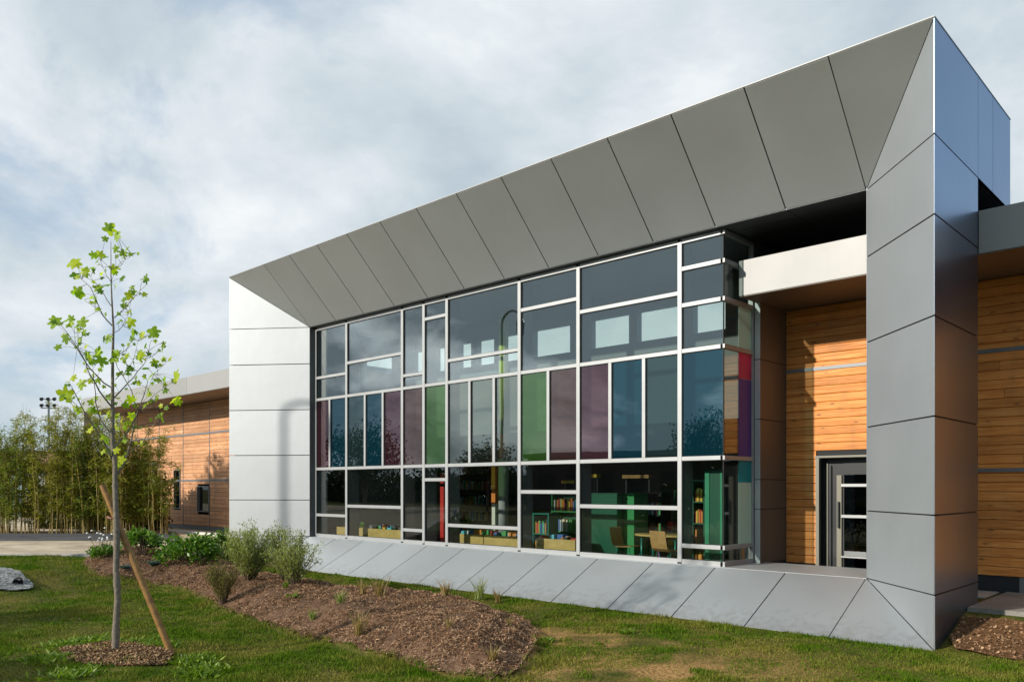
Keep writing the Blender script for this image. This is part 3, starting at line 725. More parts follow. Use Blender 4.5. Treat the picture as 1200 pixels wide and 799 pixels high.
# ------------------------------------------------------------------ inside the library
M_birch = plain('yellow birch ply', (0.52, 0.36, 0.12), 0.45, var=0.12, scale=5)
M_chair = plain('honey plywood', (0.42, 0.24, 0.09), 0.4, var=0.15, scale=7)
M_redp = plain('red lacquer', (0.50, 0.02, 0.015), 0.4)
M_dred = plain('dark red lacquer', (0.16, 0.015, 0.012), 0.5)
M_grn = plain('green lacquer', (0.02, 0.24, 0.07), 0.4)
M_dgrn = plain('dark green lacquer', (0.008, 0.09, 0.05), 0.35)
M_teal = plain('teal steel tube', (0.02, 0.22, 0.17), 0.35, 0.3)
M_yel = plain('yellow paint', (0.65, 0.42, 0.03), 0.5)
M_org = plain('orange paint', (0.65, 0.20, 0.03), 0.5)
M_lime = plain('lime paint', (0.55, 0.68, 0.08), 0.5)
M_cream = plain('cream card', (0.6, 0.6, 0.52), 0.6)
M_books = [plain('book ' + n, c, 0.6) for n, c in [('red',(0.45,0.04,0.03)),('orange',(0.6,0.2,0.03)),('blue',(0.04,0.12,0.35)),('white',(0.6,0.6,0.55)),('black',(0.03,0.03,0.03)),('green',(0.06,0.3,0.1)),('yellow',(0.6,0.45,0.05)),('cyan',(0.1,0.45,0.55))]]
def books(parent, x0, x1, y, z, h, warm=False, depth=0.2):
    mb = MB(); x = x0
    while x < x1:
        t = random.uniform(.018, .045); hh = h * random.uniform(.7, 1.0); mi = random.choice([0,1,1,3,6]) if warm else random.randrange(8)
        if random.random() < 0.12: x += random.uniform(.04, .15); continue
        if x + t > x1: break
        mb.box((x, y+random.uniform(0, .03), z), (x+t-.002, y+depth, z+hh), mi); x += t
    if mb.v: return obj('books', mb, M_books, parent)
def bookcase(px0, px1, Y, ztop, frame, nsh, label, cat='bookcase', warm=False, back=None, depth=.32, group=None):
    x0, x1 = XP(px0, Y), XP(px1, Y)
    t = empty('bookcase', ((x0+x1)/2, Y+.15, zF), label, cat, group)
    obj('side_panel', MB().box((x0, Y, zF), (x0+.03, Y+depth, ztop)), frame, t); obj('side_panel', MB().box((x1-.03, Y, zF), (x1, Y+depth, ztop)), frame, t)
    obj('back_panel', MB().box((x0+.03, Y+depth-.02, zF+.05), (x1-.03, Y+depth, ztop)), back or M_blackp, t)
    for k in range(nsh+1):
        z = zF + .08 + (ztop-zF-.1)*k/nsh
        s = obj('shelf', MB().box((x0+.03, Y+.004, z-.012), (x1-.03, Y+depth-.02, z+.012)), frame, t)
        if k < nsh: books(s, x0+.05, x1-.05, Y+.03, z+.013, min(.30, (ztop-zF)/nsh*.75), warm)
    return t
def book_bin(px0, px1, label, Y=12.78):
    x0, x1 = XP(px0, Y), XP(px1, Y)
    t = empty('book_bin', ((x0+x1)/2, Y+.25, zF), label, 'book bin', 'low book bins behind the glass')
    obj('plinth', MB().box((x0+.02, Y+.03, zF), (x1-.02, Y+.45, .60)), M_blackp, t)
    obj('bottom_board', MB().box((x0, Y-.004, .60), (x1, Y+.5, .675)), M_redp, t)
    obj('front_board', MB().box((x0, Y, .677), (x1, Y+.02, .93)), M_birch, t)
    obj('rear_board', MB().box((x0, Y+.46, .677), (x1, Y+.48, .93)), M_birch, t)
    s = obj('end_board', MB().box((x0, Y+.022, .677), (x0+.02, Y+.458, .93)), M_birch, t)
    obj('end_board', MB().box((x1-.02, Y+.022, .677), (x1, Y+.458, .93)), M_birch, t)
    b = MB(); x = x0+.04
    while x < x1-.06:
        mi = random.randrange(8); h = random.uniform(.02, .11); wd = random.uniform(.02, .16)
        b.box((x, Y+random.uniform(.05,.3), .68), (min(x+wd, x1-.03), Y+random.uniform(.34,.42), .93+h), mi); x += wd+random.uniform(0, .06)
    obj('books', b, M_books, t); return t
book_bin(394.5, 404.5, 'small yellow plywood book bin at the far left end behind the glass')
book_bin(429, 470, 'long yellow book bin with pale blue picture book at its right end')
book_bin(537, 566, 'yellow book bin left of the long middle one, under the grey panes')
book_bin(567, 607, 'yellow book bin in front of the round column behind the glass')
book_bin(628, 674, 'yellow book bin filled with a row of thin discs beside the green bookcase')
# lime toy ball on the left bin
tb2 = MB().tube([(XP(423,12.9), 12.95, .93+dz) for dz in (0, .02, .07, .12, .14)], [.02, .06, .085, .06, .02], 12)
tag(obj('toy_ball', tb2, plain('lime toy', (0.2,0.55,0.03), .5), smooth=True), 'lime green round toy standing beside the long yellow book bin', 'toy')
o = obj('toy_stand', MB().box((XP(419,12.9), 12.82, zF), (XP(428,12.9), 13.1, .93)), M_birch); tag(o, 'narrow plywood stand under the lime green toy', 'stand')
bookcase(646, 677, 14.6, 1.93, M_grn, 3, 'green bookcase full of books left of the white mullion', warm=False, back=M_dgrn)
bookcase(624, 643, 13.8, 1.42, M_teal, 2, 'low teal bookcase with blue books left of the green bookcase')
bookcase(744, 776, 14.3, 1.90, M_blackp, 3, 'black bookcase with sparse books behind the table')
bookcase(790, 812, 14.9, 1.95, M_grn, 3, 'slim green bookcase right of the striped box stack')
bookcase(811, 826, 13.75, 2.15, M_dgrn, 4, 'bookcase of orange books in the corner bay beside the green screen', warm=True)
for a, b, lab in ((376, 404, 'dark red bookcase deep in the room behind the leftmost panes'), (411, 440, 'dark red bookcase behind the long yellow book bin'), (444, 470, 'dark red bookcase right of the one behind the long bin'), (537, 572, 'dark red bookcase behind the round column')):
    bookcase(a, b, 17.6, 2.9, M_dred, 5, lab, group='red bookcases deep in the room')
def slab(name, px0, px1, Y, d, z0, z1, mat, label, cat):
    return tag(obj(name, MB().box((XP(px0, Y), Y, z0), (XP(px1, Y), Y+d, z1)), mat, bevel=.006), label, cat)
def cabinet(px0, px1, Y, d, ztop, mat, label):
    x0, x1 = XP(px0, Y), XP(px1, Y); t = empty('cabinet', ((x0+x1)/2, Y+d/2, zF), label, 'cabinet')
    obj('body', MB().box((x0, Y, zF+.06), (x1, Y+d, ztop)), mat, t, bevel=.006)
    obj('plinth', MB().box((x0+.02, Y+.02, zF), (x1-.02, Y+d-.02, zF+.06)), M_blackp, t)
    obj('top_board', MB().box((x0-.01, Y-.01, ztop+.001), (x1+.01, Y+d+.01, ztop+.025)), mat, t); return t
cabinet(693, 723, 13.5, .7, 1.86, M_dgrn, 'wide dark green cabinet left of the table')
cabinet(727, 743, 13.75, .5, 1.86, M_grn, 'bright green sunlit cabinet behind the left chair')
t = cabinet(826, 846.5, 12.75, .12, 2.28, M_dgrn, 'tall dark green screen standing in the corner bay')
obj('green_stripe', MB().box((XP(826,12.74)+.001, 12.738, zF+.1), (XP(826,12.74)+.085, 12.748, 2.27)).box((XP(826,12.74)+.30, 12.738, zF+.1), (XP(826,12.74)+.34, 12.748, 2.27)), plain('mid green', (0.02,0.25,0.13), .4), t)
x0, x1 = XP(776, 14.5), XP(788, 14.5)
t = empty('box_stack', ((x0+x1)/2, 14.6, zF), 'stack of red navy and yellow boxes between the dark shelves', 'boxes')
for z, m_ in ((.5, M_yel), (.85, M_yel), (1.05, plain('navy box', (0.02,0.03,0.12), .5)), (1.22, M_redp)):
    obj('box', MB().box((x0, 14.5, z-.1), (x1, 14.8, z+.07)), m_, t)
# red tall panel, painted round column, orange post
t = empty('red_screen', (XP(518,12.85), 12.9, zF), 'narrow bright red upright panel behind the green pane', 'panel')
obj('panel', MB().box((XP(515.8,12.85), 12.85, zF), (XP(521.5,12.85), 12.93, 2.02)), M_redp, t); obj('top_cap', MB().box((XP(515.8,12.85), 12.85, 2.10), (XP(521.5,12.85), 12.93, 2.32)), M_redp, t)
obj('foot', MB().box((XP(515,12.85), 12.80, zF-.001), (XP(523,12.85), 12.98, zF+.02)), M_blackp, t)
cX, cY = XP(590, 14.2), 14.2
t = empty('round_column', (cX, cY, zF), 'round column painted lime above orange above grey behind the glass', 'column')
obj('grey_shaft', MB().tube([(cX, cY, zF), (cX, cY, 2.7)], .13, 24), M_wall, t, True)
obj('orange_band', MB().tube([(cX, cY, 2.701), (cX, cY, 3.3)], .125, 24), M_org, t, True)
obj('lime_shaft', MB().tube([(cX, cY, 3.301), (cX, cY, 6.9)], .12, 24), M_lime, t, True)
t = empty('orange_post', (XP(579.5,13.7), 13.7, zF), 'slim orange post with white foot left of the round column', 'post')
obj('upper_post', MB().box((XP(577.5,13.7), 13.65, 1.62), (XP(582,13.7), 13.75, 3.3)), M_org, t); obj('lower_post', MB().box((XP(577.8,13.7), 13.655, zF), (XP(581.7,13.7), 13.745, 1.615)), M_cream, t)
# wall shelves with yellow ends
for a, b, z in ((658, 672, 2.1), (692, 699, 2.25), (729, 760, 2.22)):
    x0, x1 = XP(a, 16.0), XP(b, 16.0)
    lab = {658: 'yellow fronted hanging rail above the green bookcase', 692: 'short yellow hanging rail above the dark cabinet', 729: 'long brown hanging rail above the black bookcase'}[a]
    t = empty('display_rail', ((x0+x1)/2, 16.1, z), lab, 'rail'); m_ = M_yel if a < 700 else M_chair
    obj('rail', MB().box((x0, 16, z), (x1, 16.2, z+.08)), m_, t)
    for xx in (x0+.05, x1-.05): obj('hanger', MB().tube([(xx, 16.1, zF), (xx, 16.1, z)], .012, 6), M_fin, t)
# table and chairs
tX0, tX1, tY, tz = XP(731, 12.95), XP(800, 12.95), 13.0, 1.10
t = empty('reading_table', ((tX0+tX1)/2, tY+.35, zF), 'yellow edged table on green tube legs with chairs round it', 'table')
c_ = ((tX0+tX1)/2, tY+.35); top_ = MB()
pts = [(c_[0]+.62*math.cos(a), c_[1]+.42*math.sin(a), tz) for a in np.linspace(0, 2*math.pi, 33)[:-1]]
top_.poly_prism(pts, (0,0,1), .035); obj('table_top', top_, M_birch, t, bevel=.006)
for sx in (-.38, .38):
    for sy in (-.2, .2): obj('leg', MB().tube([(c_[0]+sx, c_[1]+sy, zF), (c_[0]+sx, c_[1]+sy, tz-.036)], .02, 10), M_teal, t, True)
def make_chair(lab):
    t = empty('chair', (0, 0, 0), lab, 'chair', 'plywood chairs at the reading table')
    prof = [(-.20,.44),(0,.425),(.17,.43),(.225,.47),(.25,.56),(.275,.68),(.29,.80)]
    m1 = MB(); m2 = MB()
    def sheet_(mb, pr, wd):
        k = len(pr); V = []
        for (y, z) in pr:
            for sx in (-wd, 0, wd): V.append((sx, y + (.02 if sx == 0 else 0), z))
        for (y, z) in pr:
            for sx in (-wd, 0, wd): V.append((sx, y + (.02 if sx == 0 else 0)+.012, z+.010))
        F = []
        for o_ in (0, 3*k):
            for i in range(k-1):
                for j in range(2): F.append((o_+i*3+j, o_+i*3+j+1, o_+(i+1)*3+j+1, o_+(i+1)*3+j))
        for i in range(k-1):
            for j in (0, 2): F.append((i*3+j, (i+1)*3+j, 3*k+(i+1)*3+j, 3*k+i*3+j))
        for i in (0, k-1):
            for j in (0, 1): F.append((i*3+j, i*3+j+1, 3*k+i*3+j+1, 3*k+i*3+j))
        mb.add(V, F)
    sheet_(m1, prof[:4], .2); sheet_(m2, prof[3:], .2)
    obj('seat', m1, M_chair, t); obj('backrest', m2, M_chair, t)
    for sx in (-.17, .17):
        obj('leg', MB().tube([(sx*1.1, -.2, 0), (sx, -.14, .42)], .011, 8), M_teal, t, True); obj('leg', MB().tube([(sx*1.1, .24, 0), (sx, .12, .42)], .011, 8), M_teal, t, True)
    return t
ch0 = make_chair('plywood chair with its back to the glass in front of the table')
ch0.location = (XP(781, 12.75)+.02, 12.80, zF); ch0.rotation_euler = (0, 0, R(168))
c2 = copy_tree(ch0); c2.location = (c_[0]+.0, c_[1]+.62, zF); c2.rotation_euler = (0, 0, R(5)); c2['label'] = 'plywood chair on the far side of the table facing the glass'
c3 = copy_tree(ch0); c3.location = (c_[0]-.78, c_[1]-.1, zF); c3.rotation_euler = (0, 0, R(92)); c3['label'] = 'plywood chair at the left end of the table seen side on'

# ------------------------------------------------------------------ plants
def rnd_dirs(n):
    v = rng.normal(size=(n, 3)); return v / np.linalg.norm(v, axis=1)[:, None]
def leaves(P, D, L, Wd, up=None, fold=0.0):
    """quads (rhombus leaves) at P, along D, length L, width Wd"""
    n = len(P); q = rnd_dirs(n); S = np.cross(D, q); S /= np.linalg.norm(S, axis=1)[:, None] + 1e-9
    L = np.asarray(L).reshape(-1, 1) * np.ones((n, 1)); Wd = np.asarray(Wd).reshape(-1, 1) * np.ones((n, 1))
    V = np.stack([P, P + D*L*.45 + S*Wd*.5, P + D*L, P + D*L*.45 - S*Wd*.5], 1).reshape(-1, 3)
    return V, np.arange(4*n).reshape(-1, 4)
F_bam = foliage('bamboo leaf', (0.11,0.12,0.010), (0.23,0.23,0.022), (0.38,0.34,0.05))
F_bam2 = foliage('bamboo leaf green', (0.080,0.12,0.012), (0.17,0.21,0.022), (0.30,0.32,0.045))
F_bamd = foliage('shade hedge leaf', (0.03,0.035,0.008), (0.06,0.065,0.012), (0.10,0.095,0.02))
F_shrub = foliage('glossy shrub leaf', (0.04,0.10,0.008), (0.09,0.20,0.015), (0.20,0.32,0.04), .25, .4)
F_will = foliage('grey green willow leaf', (0.15,0.18,0.055), (0.26,0.29,0.09), (0.40,0.41,0.15))
F_oliv = foliage('olive brown leaf', (0.08,0.075,0.015), (0.14,0.13,0.03), (0.22,0.17,0.05))
F_tree = foliage('yellow green tree leaf', (0.12,0.24,0.008), (0.32,0.48,0.012), (0.58,0.64,0.03), .5)
F_dark = foliage('dark tree leaf', (0.012,0.03,0.006), (0.03,0.055,0.012), (0.05,0.08,0.02), .2)
F_weed = foliage('weed leaf', (0.06,0.12,0.006), (0.13,0.21,0.012), (0.24,0.32,0.025), .3)
F_dry = foliage('dry straw grass', (0.22,0.14,0.05), (0.34,0.24,0.10), (0.42,0.32,0.15), .3)
F_blue = foliage('blue grey fescue', (0.05,0.09,0.09), (0.08,0.13,0.13), (0.12,0.18,0.18), .2)
M_cane = plain('yellow brown cane', (0.27, 0.20, 0.05), .5, island=.35, var=.1)
M_bark = plain('grey brown bark', (0.17, 0.14, 0.105), .85, var=.3, scale=22, bump=.5)
M_twig = plain('dark twig', (0.10, 0.065, 0.04), .8)

def bamboo(loc, h, rad, nc, nl, label, mat, dens=1.0):
    t = empty('bamboo_clump', loc, label, 'bamboo', 'bamboo clumps along the planting strip')
    L0 = Vector(loc); cm = MB(); P = []; D = []
    for k in range(nc):
        a = random.uniform(0, 6.283); r = rad*math.sqrt(random.random())*.75; hh = h*random.uniform(.62, 1.05)
        lean = Vector((math.cos(a), math.sin(a), 0))*random.uniform(.05, .42)*rad
        b = L0 + Vector((math.cos(a)*r, math.sin(a)*r, 0)); pts = []
        for i in range(6):
            f = i/5; pts.append(b + lean*f*f*1.6 + Vector((0, 0, hh*f)) + Vector((random.uniform(-.03,.03), random.uniform(-.03,.03), 0)))
        cm.tube(pts, [.016, .015, .013, .010, .007, .003], 5, cap=False)
        m_ = int(nl/nc)
        f = rng.uniform(.10, 1.0, m_)**.8
        base = np.array([list(pts[min(5, int(q*5))].lerp(pts[min(5, int(q*5)+1)], q*5-int(q*5))) for q in f])
        # leaf sprays gathered round nodes
        node = rnd_dirs(max(4, m_//22)) * np.array([1, 1, .45]) * rng.uniform(.1, .42, (max(4, m_//22), 1)); kk = rng.integers(0, len(node), m_)
        nf = rng.uniform(.13, 1.0, len(node))**.85
        nb = np.array([list(pts[min(5, int(q*5))].lerp(pts[min(5, int(q*5)+1)], q*5-int(q*5))) for q in nf])
        p = nb[kk] + node[kk]*rng.uniform(.2, 1.0, (m_, 1)) + rng.normal(0, .055, (m_, 3))
        P.append(p); d = rnd_dirs(m_)*np.array([1,1,.5]) + np.array([0,0,-.25]) + node[kk]*1.2; D.append(d/np.linalg.norm(d, axis=1)[:, None])
    obj('canes', cm, M_cane, t)
    P = np.concatenate(P); D = np.concatenate(D); P[:, 2] = np.maximum(P[:, 2], loc[2]+.1)
    V, Fq = leaves(P, D, rng.uniform(.08, .17, len(P)), rng.uniform(.016, .032, len(P)))
    raw('leaves', V, Fq, mat, t); return t
bz = 0.37
bam_px = [(-75,4.3,.95),(-42,4.0,.9),(-8,4.35,.95),(24,4.1,.9),(52,4.5,1.0),(84,4.4,.95),(112,4.1,.9),(140,4.0,.85),(160,3.85,.8),(179,3.4,.6)]
labs = ['leftmost bamboo clump, partly outside the picture edge', 'bamboo clump at the left picture edge', 'bamboo clump before the yellow wall at far left', 'bamboo clump in front of the pale blue door', 'bamboo clump below the floodlight mast', 'dense bamboo clump right of the floodlight mast', 'bamboo clump hiding the metal end pier', 'bamboo clump behind the young tree trunk', 'bamboo clump in front of the hidden dark window', 'thin sparse bamboo clump nearest the timber wall windows']
for i, (px, h, r) in enumerate(bam_px):
    s = 28.3; q = ray(px)*s
    sparse = i == len(bam_px)-1
    bamboo((q[0]+random.uniform(-.2,.2), q[1]+random.uniform(-.2,.2), bz), h, r, 12 if sparse else 24, 3200 if sparse else 12500, labs[i], F_bam if i % 3 else F_bam2)
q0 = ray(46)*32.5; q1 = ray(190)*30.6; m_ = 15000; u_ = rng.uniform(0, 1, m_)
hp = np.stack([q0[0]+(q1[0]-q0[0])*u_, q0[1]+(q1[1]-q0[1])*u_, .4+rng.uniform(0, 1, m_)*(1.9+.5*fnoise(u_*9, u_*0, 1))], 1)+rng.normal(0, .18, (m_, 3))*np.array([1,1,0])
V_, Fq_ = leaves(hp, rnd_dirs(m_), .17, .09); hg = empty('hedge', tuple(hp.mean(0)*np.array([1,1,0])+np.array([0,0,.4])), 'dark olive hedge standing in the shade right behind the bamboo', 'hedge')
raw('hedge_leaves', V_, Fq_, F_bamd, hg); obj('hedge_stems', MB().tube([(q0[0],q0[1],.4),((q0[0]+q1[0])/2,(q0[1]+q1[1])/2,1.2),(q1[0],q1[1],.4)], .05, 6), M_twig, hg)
# planter edging of the bamboo strip
a_ = ray(-130)*27.2; b_ = ray(207)*27.2
o = strip('planter_kerb', b_, a_, 0.12, .30, .46, plain('dark kerb', (0.07,0.07,0.075), .8)); tag(o, kind='structure')
a2 = ray(-130)*27.15; b2 = ray(209)*27.15; a3 = ray(-130)*24.9; b3 = ray(209)*24.9
o = obj('asphalt_strip', MB().poly_prism([(a3[0],a3[1],.370),(b3[0],b3[1],.370),(b2[0],b2[1],.370),(a2[0],a2[1],.370)], (0,0,1), .004), earth_mat('grey asphalt', (0.06,0.06,0.06), (0.10,0.10,0.10), (0.15,0.145,0.14), 60, .2)); tag(o, kind='structure')
a4 = ray(-130)*30.2; b4 = ray(205)*29.2
o = obj('planting_strip', MB().poly_prism([(a2[0],a2[1],.40),(b2[0],b2[1],.40),(b4[0],b4[1],.40),(a4[0],a4[1],.40)], (0,0,1), .04), M_soil); tag(o, kind='structure')

def shrub(loc, rx, rz, n, mat, label, name='shrub', llen=.09, lwid=.05, stems=14, upright=False, squash=1.0, group=None, cat='shrub'):
    t = empty(name, loc, label, cat, group); L0 = np.array(loc); sm = MB(); P = []; D = []
    nb = stems*3 if upright else stems
    tips = []
    for k in range(nb):
        if upright:
            a = random.uniform(0, 6.283); sp = math.sqrt(random.random())*.9; d = np.array([math.cos(a)*rx*sp, math.sin(a)*rx*sp, 2*rz*random.uniform(.55, 1.0)*(1-.3*sp*sp)])
        else:
            u = rnd_dirs(1)[0]; d = np.array([u[0]*rx*.9, u[1]*rx*.9, rz + abs(u[2])*rz*.85 if u[2] > -.3 else rz*.5])
        tips.append(d)
        pts = [L0 + np.array([d[0]*.12, d[1]*.12, -.03]), L0 + d*np.array([.35,.35,.4]) , L0 + d*np.array([.72,.72,.75]), L0 + d]
        sm.tube([tuple(p) for p in pts], [.010, .008, .005, .002], 5, cap=False)
    tips = np.array(tips)
    obj('stems', sm, M_twig, t)
    if upright:
        kk = rng.integers(0, nb, n); f = rng.uniform(.12, 1.03, n)**.8; d = tips[kk]
        P = L0 + np.stack([d[:,0]*f**1.25, d[:,1]*f**1.25, d[:,2]*f], 1) + rng.normal(0, rx*.085, (n, 3))*np.array([1,1,.6])
        D = d/np.linalg.norm(d, axis=1)[:, None] + rnd_dirs(n)*.7
    else:
        # clumped leaves: cluster centres over a lumpy dome
        nc = max(12, n//45); u = rnd_dirs(nc); u[:, 2] = np.abs(u[:, 2])*1.1-.25; rr = rng.uniform(.55, 1.0, nc)[:, None]
        C = u*rr*np.array([rx, rx, rz]) + np.array([0, 0, rz*.8]); kk = rng.integers(0, nc, n)
        P = L0 + C[kk] + rng.normal(0, rx*.13, (n, 3)); D = u[kk] + rnd_dirs(n)*.8
    P[:, 2] = np.maximum(P[:, 2], loc[2]+.01)
    D /= np.linalg.norm(D, axis=1)[:, None]
    V, Fq = leaves(P, D, rng.uniform(.6, 1.2, n)*llen, rng.uniform(.7, 1.2, n)*lwid)
    raw('leaves', V, Fq, mat, t); return t
def gz(p): return (p[0], p[1], float(G(p[0], p[1])))
def at(px, py): return gz(hit(px, py, lambda x, y: G(np.array([x]), np.array([y]))[0]))
p = at(222, 662); shrub(p, .62, .33, 1900, F_shrub, 'broad glossy green shrub between the mulch and the path, largest of the leafy ones', llen=.10, lwid=.06)
p = at(252, 655); shrub((p[0]-.1, p[1]+.2, p[2]), .5, .36, 1300, F_shrub, 'smaller green shrub tucked behind the grey green willow', llen=.10, lwid=.06)
p = at(167, 651); shrub(p, .42, .36, 1300, F_shrub, 'compact green shrub behind the leaning stake', llen=.10, lwid=.055)
p = at(292, 681); shrub(p, .60, .56, 9500, F_will, 'tall grey green willow shrub in the mulch, the denser one', 'willow_shrub', .06, .016, 16, True)
p = at(345, 686); shrub(p, .55, .52, 4800, F_will, 'grey green willow shrub with loose twigs nearest the white sill', 'willow_shrub', .06, .016, 13, True)
p = at(322, 682); shrub((p[0]-.1,p[1]+.25,p[2]), .42, .55, 3000, F_will, 'thin grey green willow shrub between the two bigger ones', 'willow_shrub', .06, .016, 9, True)
p = at(261, 708); shrub(p, .34, .42, 6000, F_oliv, 'olive brown twiggy shrub lowest in the mulch bed', 'twiggy_shrub', .04, .012, 14, True)
# white flowered plant
p = at(122, 655); t = shrub(p, .34, .13, 700, F_shrub, 'white flowered plant left of the tree trunk', 'flowering_plant', .09, .035, 8, cat='flower')
M_petal = plain('white petals', (0.75,0.75,0.7), .6); st_ = MB()
for k in range(22):
    a = random.uniform(0, 6.28); r = random.uniform(.05, .42); b = Vector((p[0]+math.cos(a)*r*1.1, p[1]+math.sin(a)*r, p[2]+random.uniform(.38, .66)))
    st_.tube([(p[0]+math.cos(a)*r*.3, p[1]+math.sin(a)*r*.3, p[2]+.1), tuple(b)], .003, 4)
    c = b; fm = MB().tube([tuple(c), tuple(c+Vector((0,0,.008))), tuple(c+Vector((0,0,.03)))], [.005,.028,.012], 9); obj('flower', fm, M_petal, t)
obj('flower_stalks', st_, M_twig, t)
# fescue and dry grass tufts
def tuft(loc, h, n, mat, label, name='grass_tuft', spread=.5, group=None, wdt=.006):
    D = rnd_dirs(n)*np.array([spread, spread, 0]) + np.array([0,0,1]); D /= np.linalg.norm(D, axis=1)[:, None]
    L = rng.uniform(.5, 1.0, n)*h; P = np.array(loc) + rng.normal(0, h*.07, (n, 3))*np.array([1,1,0])
    S = np.cross(D, rnd_dirs(n)); S /= np.linalg.norm(S, axis=1)[:, None]; S *= wdt
    M1 = P + D*L[:, None]*.55; T = P + D*L[:, None] + (D*np.array([1,1,0]))*L[:, None]*.35 - np.array([0,0,1])*L[:, None]*.08
    V = np.stack([P-S, P+S, M1+S*.8, M1-S*.8, T+S*.15, T-S*.15], 1).reshape(-1, 3)
    Fq = (np.arange(n)[:, None]*6 + np.array([[0,1,2,3]])); Fq2 = (np.arange(n)[:, None]*6 + np.array([[3,2,4,5]]))
    o = raw(name, V - np.array(loc), np.concatenate([Fq, Fq2]), mat); o.location = loc; return tag(o, label, 'grass', group)
tuft(at(147, 669), .20, 260, F_blue, 'blue grey fescue tuft just right of the tree trunk', 'fescue_tuft', .8)
tuft(at(180, 664), .20, 260, F_blue, 'blue grey fescue tuft right of the leaning stake', 'fescue_tuft', .8)
tl = [((522,699),.33,60,F_dry,'dry straw tuft on the bed edge below the sill, left of the green tuft'),((562,703),.50,55,F_will,'arching green tuft against the white sill'),((584,706),.30,40,F_dry,'dry tuft right of the arching green one'),((577,776),.24,50,F_dry,'reddish dry tuft low on the mulch near its right end'),((420,745),.42,45,F_dry,'tall dry stalks on the lower edge of the mulch'),((399,708),.26,60,F_will,'small green tuft in the mulch under the first sill panels'),((366,728),.22,60,F_will,'small green tuft near the lower mulch edge'),((445,700),.44,55,F_dry,'tall dry tuft on the upper mulch edge left of the others'),((425,697),.30,50,F_dry,'short dry tuft next to the tall one on the upper edge'),((597,735),.18,40,F_dry,'short dry tuft near the right tip of the mulch'),((527,738),.20,30,F_dry,'lone dry tuft in the middle of the mulch'),((335,690),.20,30,F_weed,'green sprig below the loose willow')]
for (px, py), h, n, m_, lab in tl: tuft(at(px, py), h, n, m_, lab, 'grass_tuft', .35, 'loose tufts growing in the mulch bed')
def weed(loc, r, n, label, group='broad leaved weeds'):
    a = rng.uniform(0, 6.283, n); D = np.stack([np.cos(a), np.sin(a), rng.uniform(.25, 1.1, n)], 1); D /= np.linalg.norm(D, axis=1)[:, None]
    P = rng.normal(0, r*.42, (n, 3))*np.array([1,1,0])
    V, Fq = leaves(P, D, rng.uniform(.05, .13, n), rng.uniform(.018, .034, n)); o = raw('weed', V, Fq, F_weed); o.location = loc; return tag(o, label, 'weed', group)
weed(at(343, 700), .12, 60, 'bright green weed in the middle of the mulch near the willow')
weed(at(640, 752), .14, 110, 'bright green weed on the lawn right of the mulch tip'); weed(at(735, 742), .12, 80, 'round bright weed in the lawn below the sill')
for (px, py, r, lab) in ((80,757,.30,'weeds at the left edge of the soil ring'),(105,752,.3,'weeds behind the tree base on its left'),(160,755,.28,'weeds behind the tree base on its right'),(185,758,.22,'weeds by the foot of the stake'),(118,765,.2,'weeds just left of the trunk foot'),(155,776,.12,'small weed in front of the trunk'),(62,773,.25,'weeds left of the soil ring in the lawn'),(225,775,.25,'weeds right of the foot of the stake'),(240,788,.25,'weeds at the lower lawn right of the stake'),(90,790,.25,'weeds in the lawn below the soil ring')):
    weed(at(px, py), r*1.15, 420, lab)

# ---- young tree
S0 = math.hypot(*tb) if False else (np.dot(np.array(tb), FW))
def TP(px, py, ds=0.0): return W(px, py, S0 + ds)
bp_ = at(135, 767)
tree = empty('young_tree', bp_, 'slender young tree with large yellow green lobed leaves, tied to a stake', 'tree')
base = TP(135, 768); base.z = bp_[2]-.05
trunk_pts = [(135,768),(136,730),(138,700),(136,665),(137,635),(136,600),(135,570),(135,545),(132,520),(132,490),(132,450),(132,420),(133,385),(131,350),(130,320),(130,283)]
tr = [TP(a, b) for a, b in trunk_pts]; tr[0].z -= .06
rad = [.045,.037,.036,.035,.035,.031,.030,.028,.025,.021,.018,.016,.012,.009,.006,.003]
# knuckles on the trunk
fine = []; fr_ = []
for i in range(len(tr)-1):
    for j in range(4):
        q = j/4; fine.append(tr[i].lerp(tr[i+1], q)); fr_.append((rad[i]*(1-q)+rad[i+1]*q)*(1.0+(.16 if (i*4+j) % 7 == 3 and i < 9 else 0)))
fine.append(tr[-1]); fr_.append(rad[-1])
obj('trunk', MB().tube([tuple(p) for p in fine], fr_, 12), M_bark, tree, True)
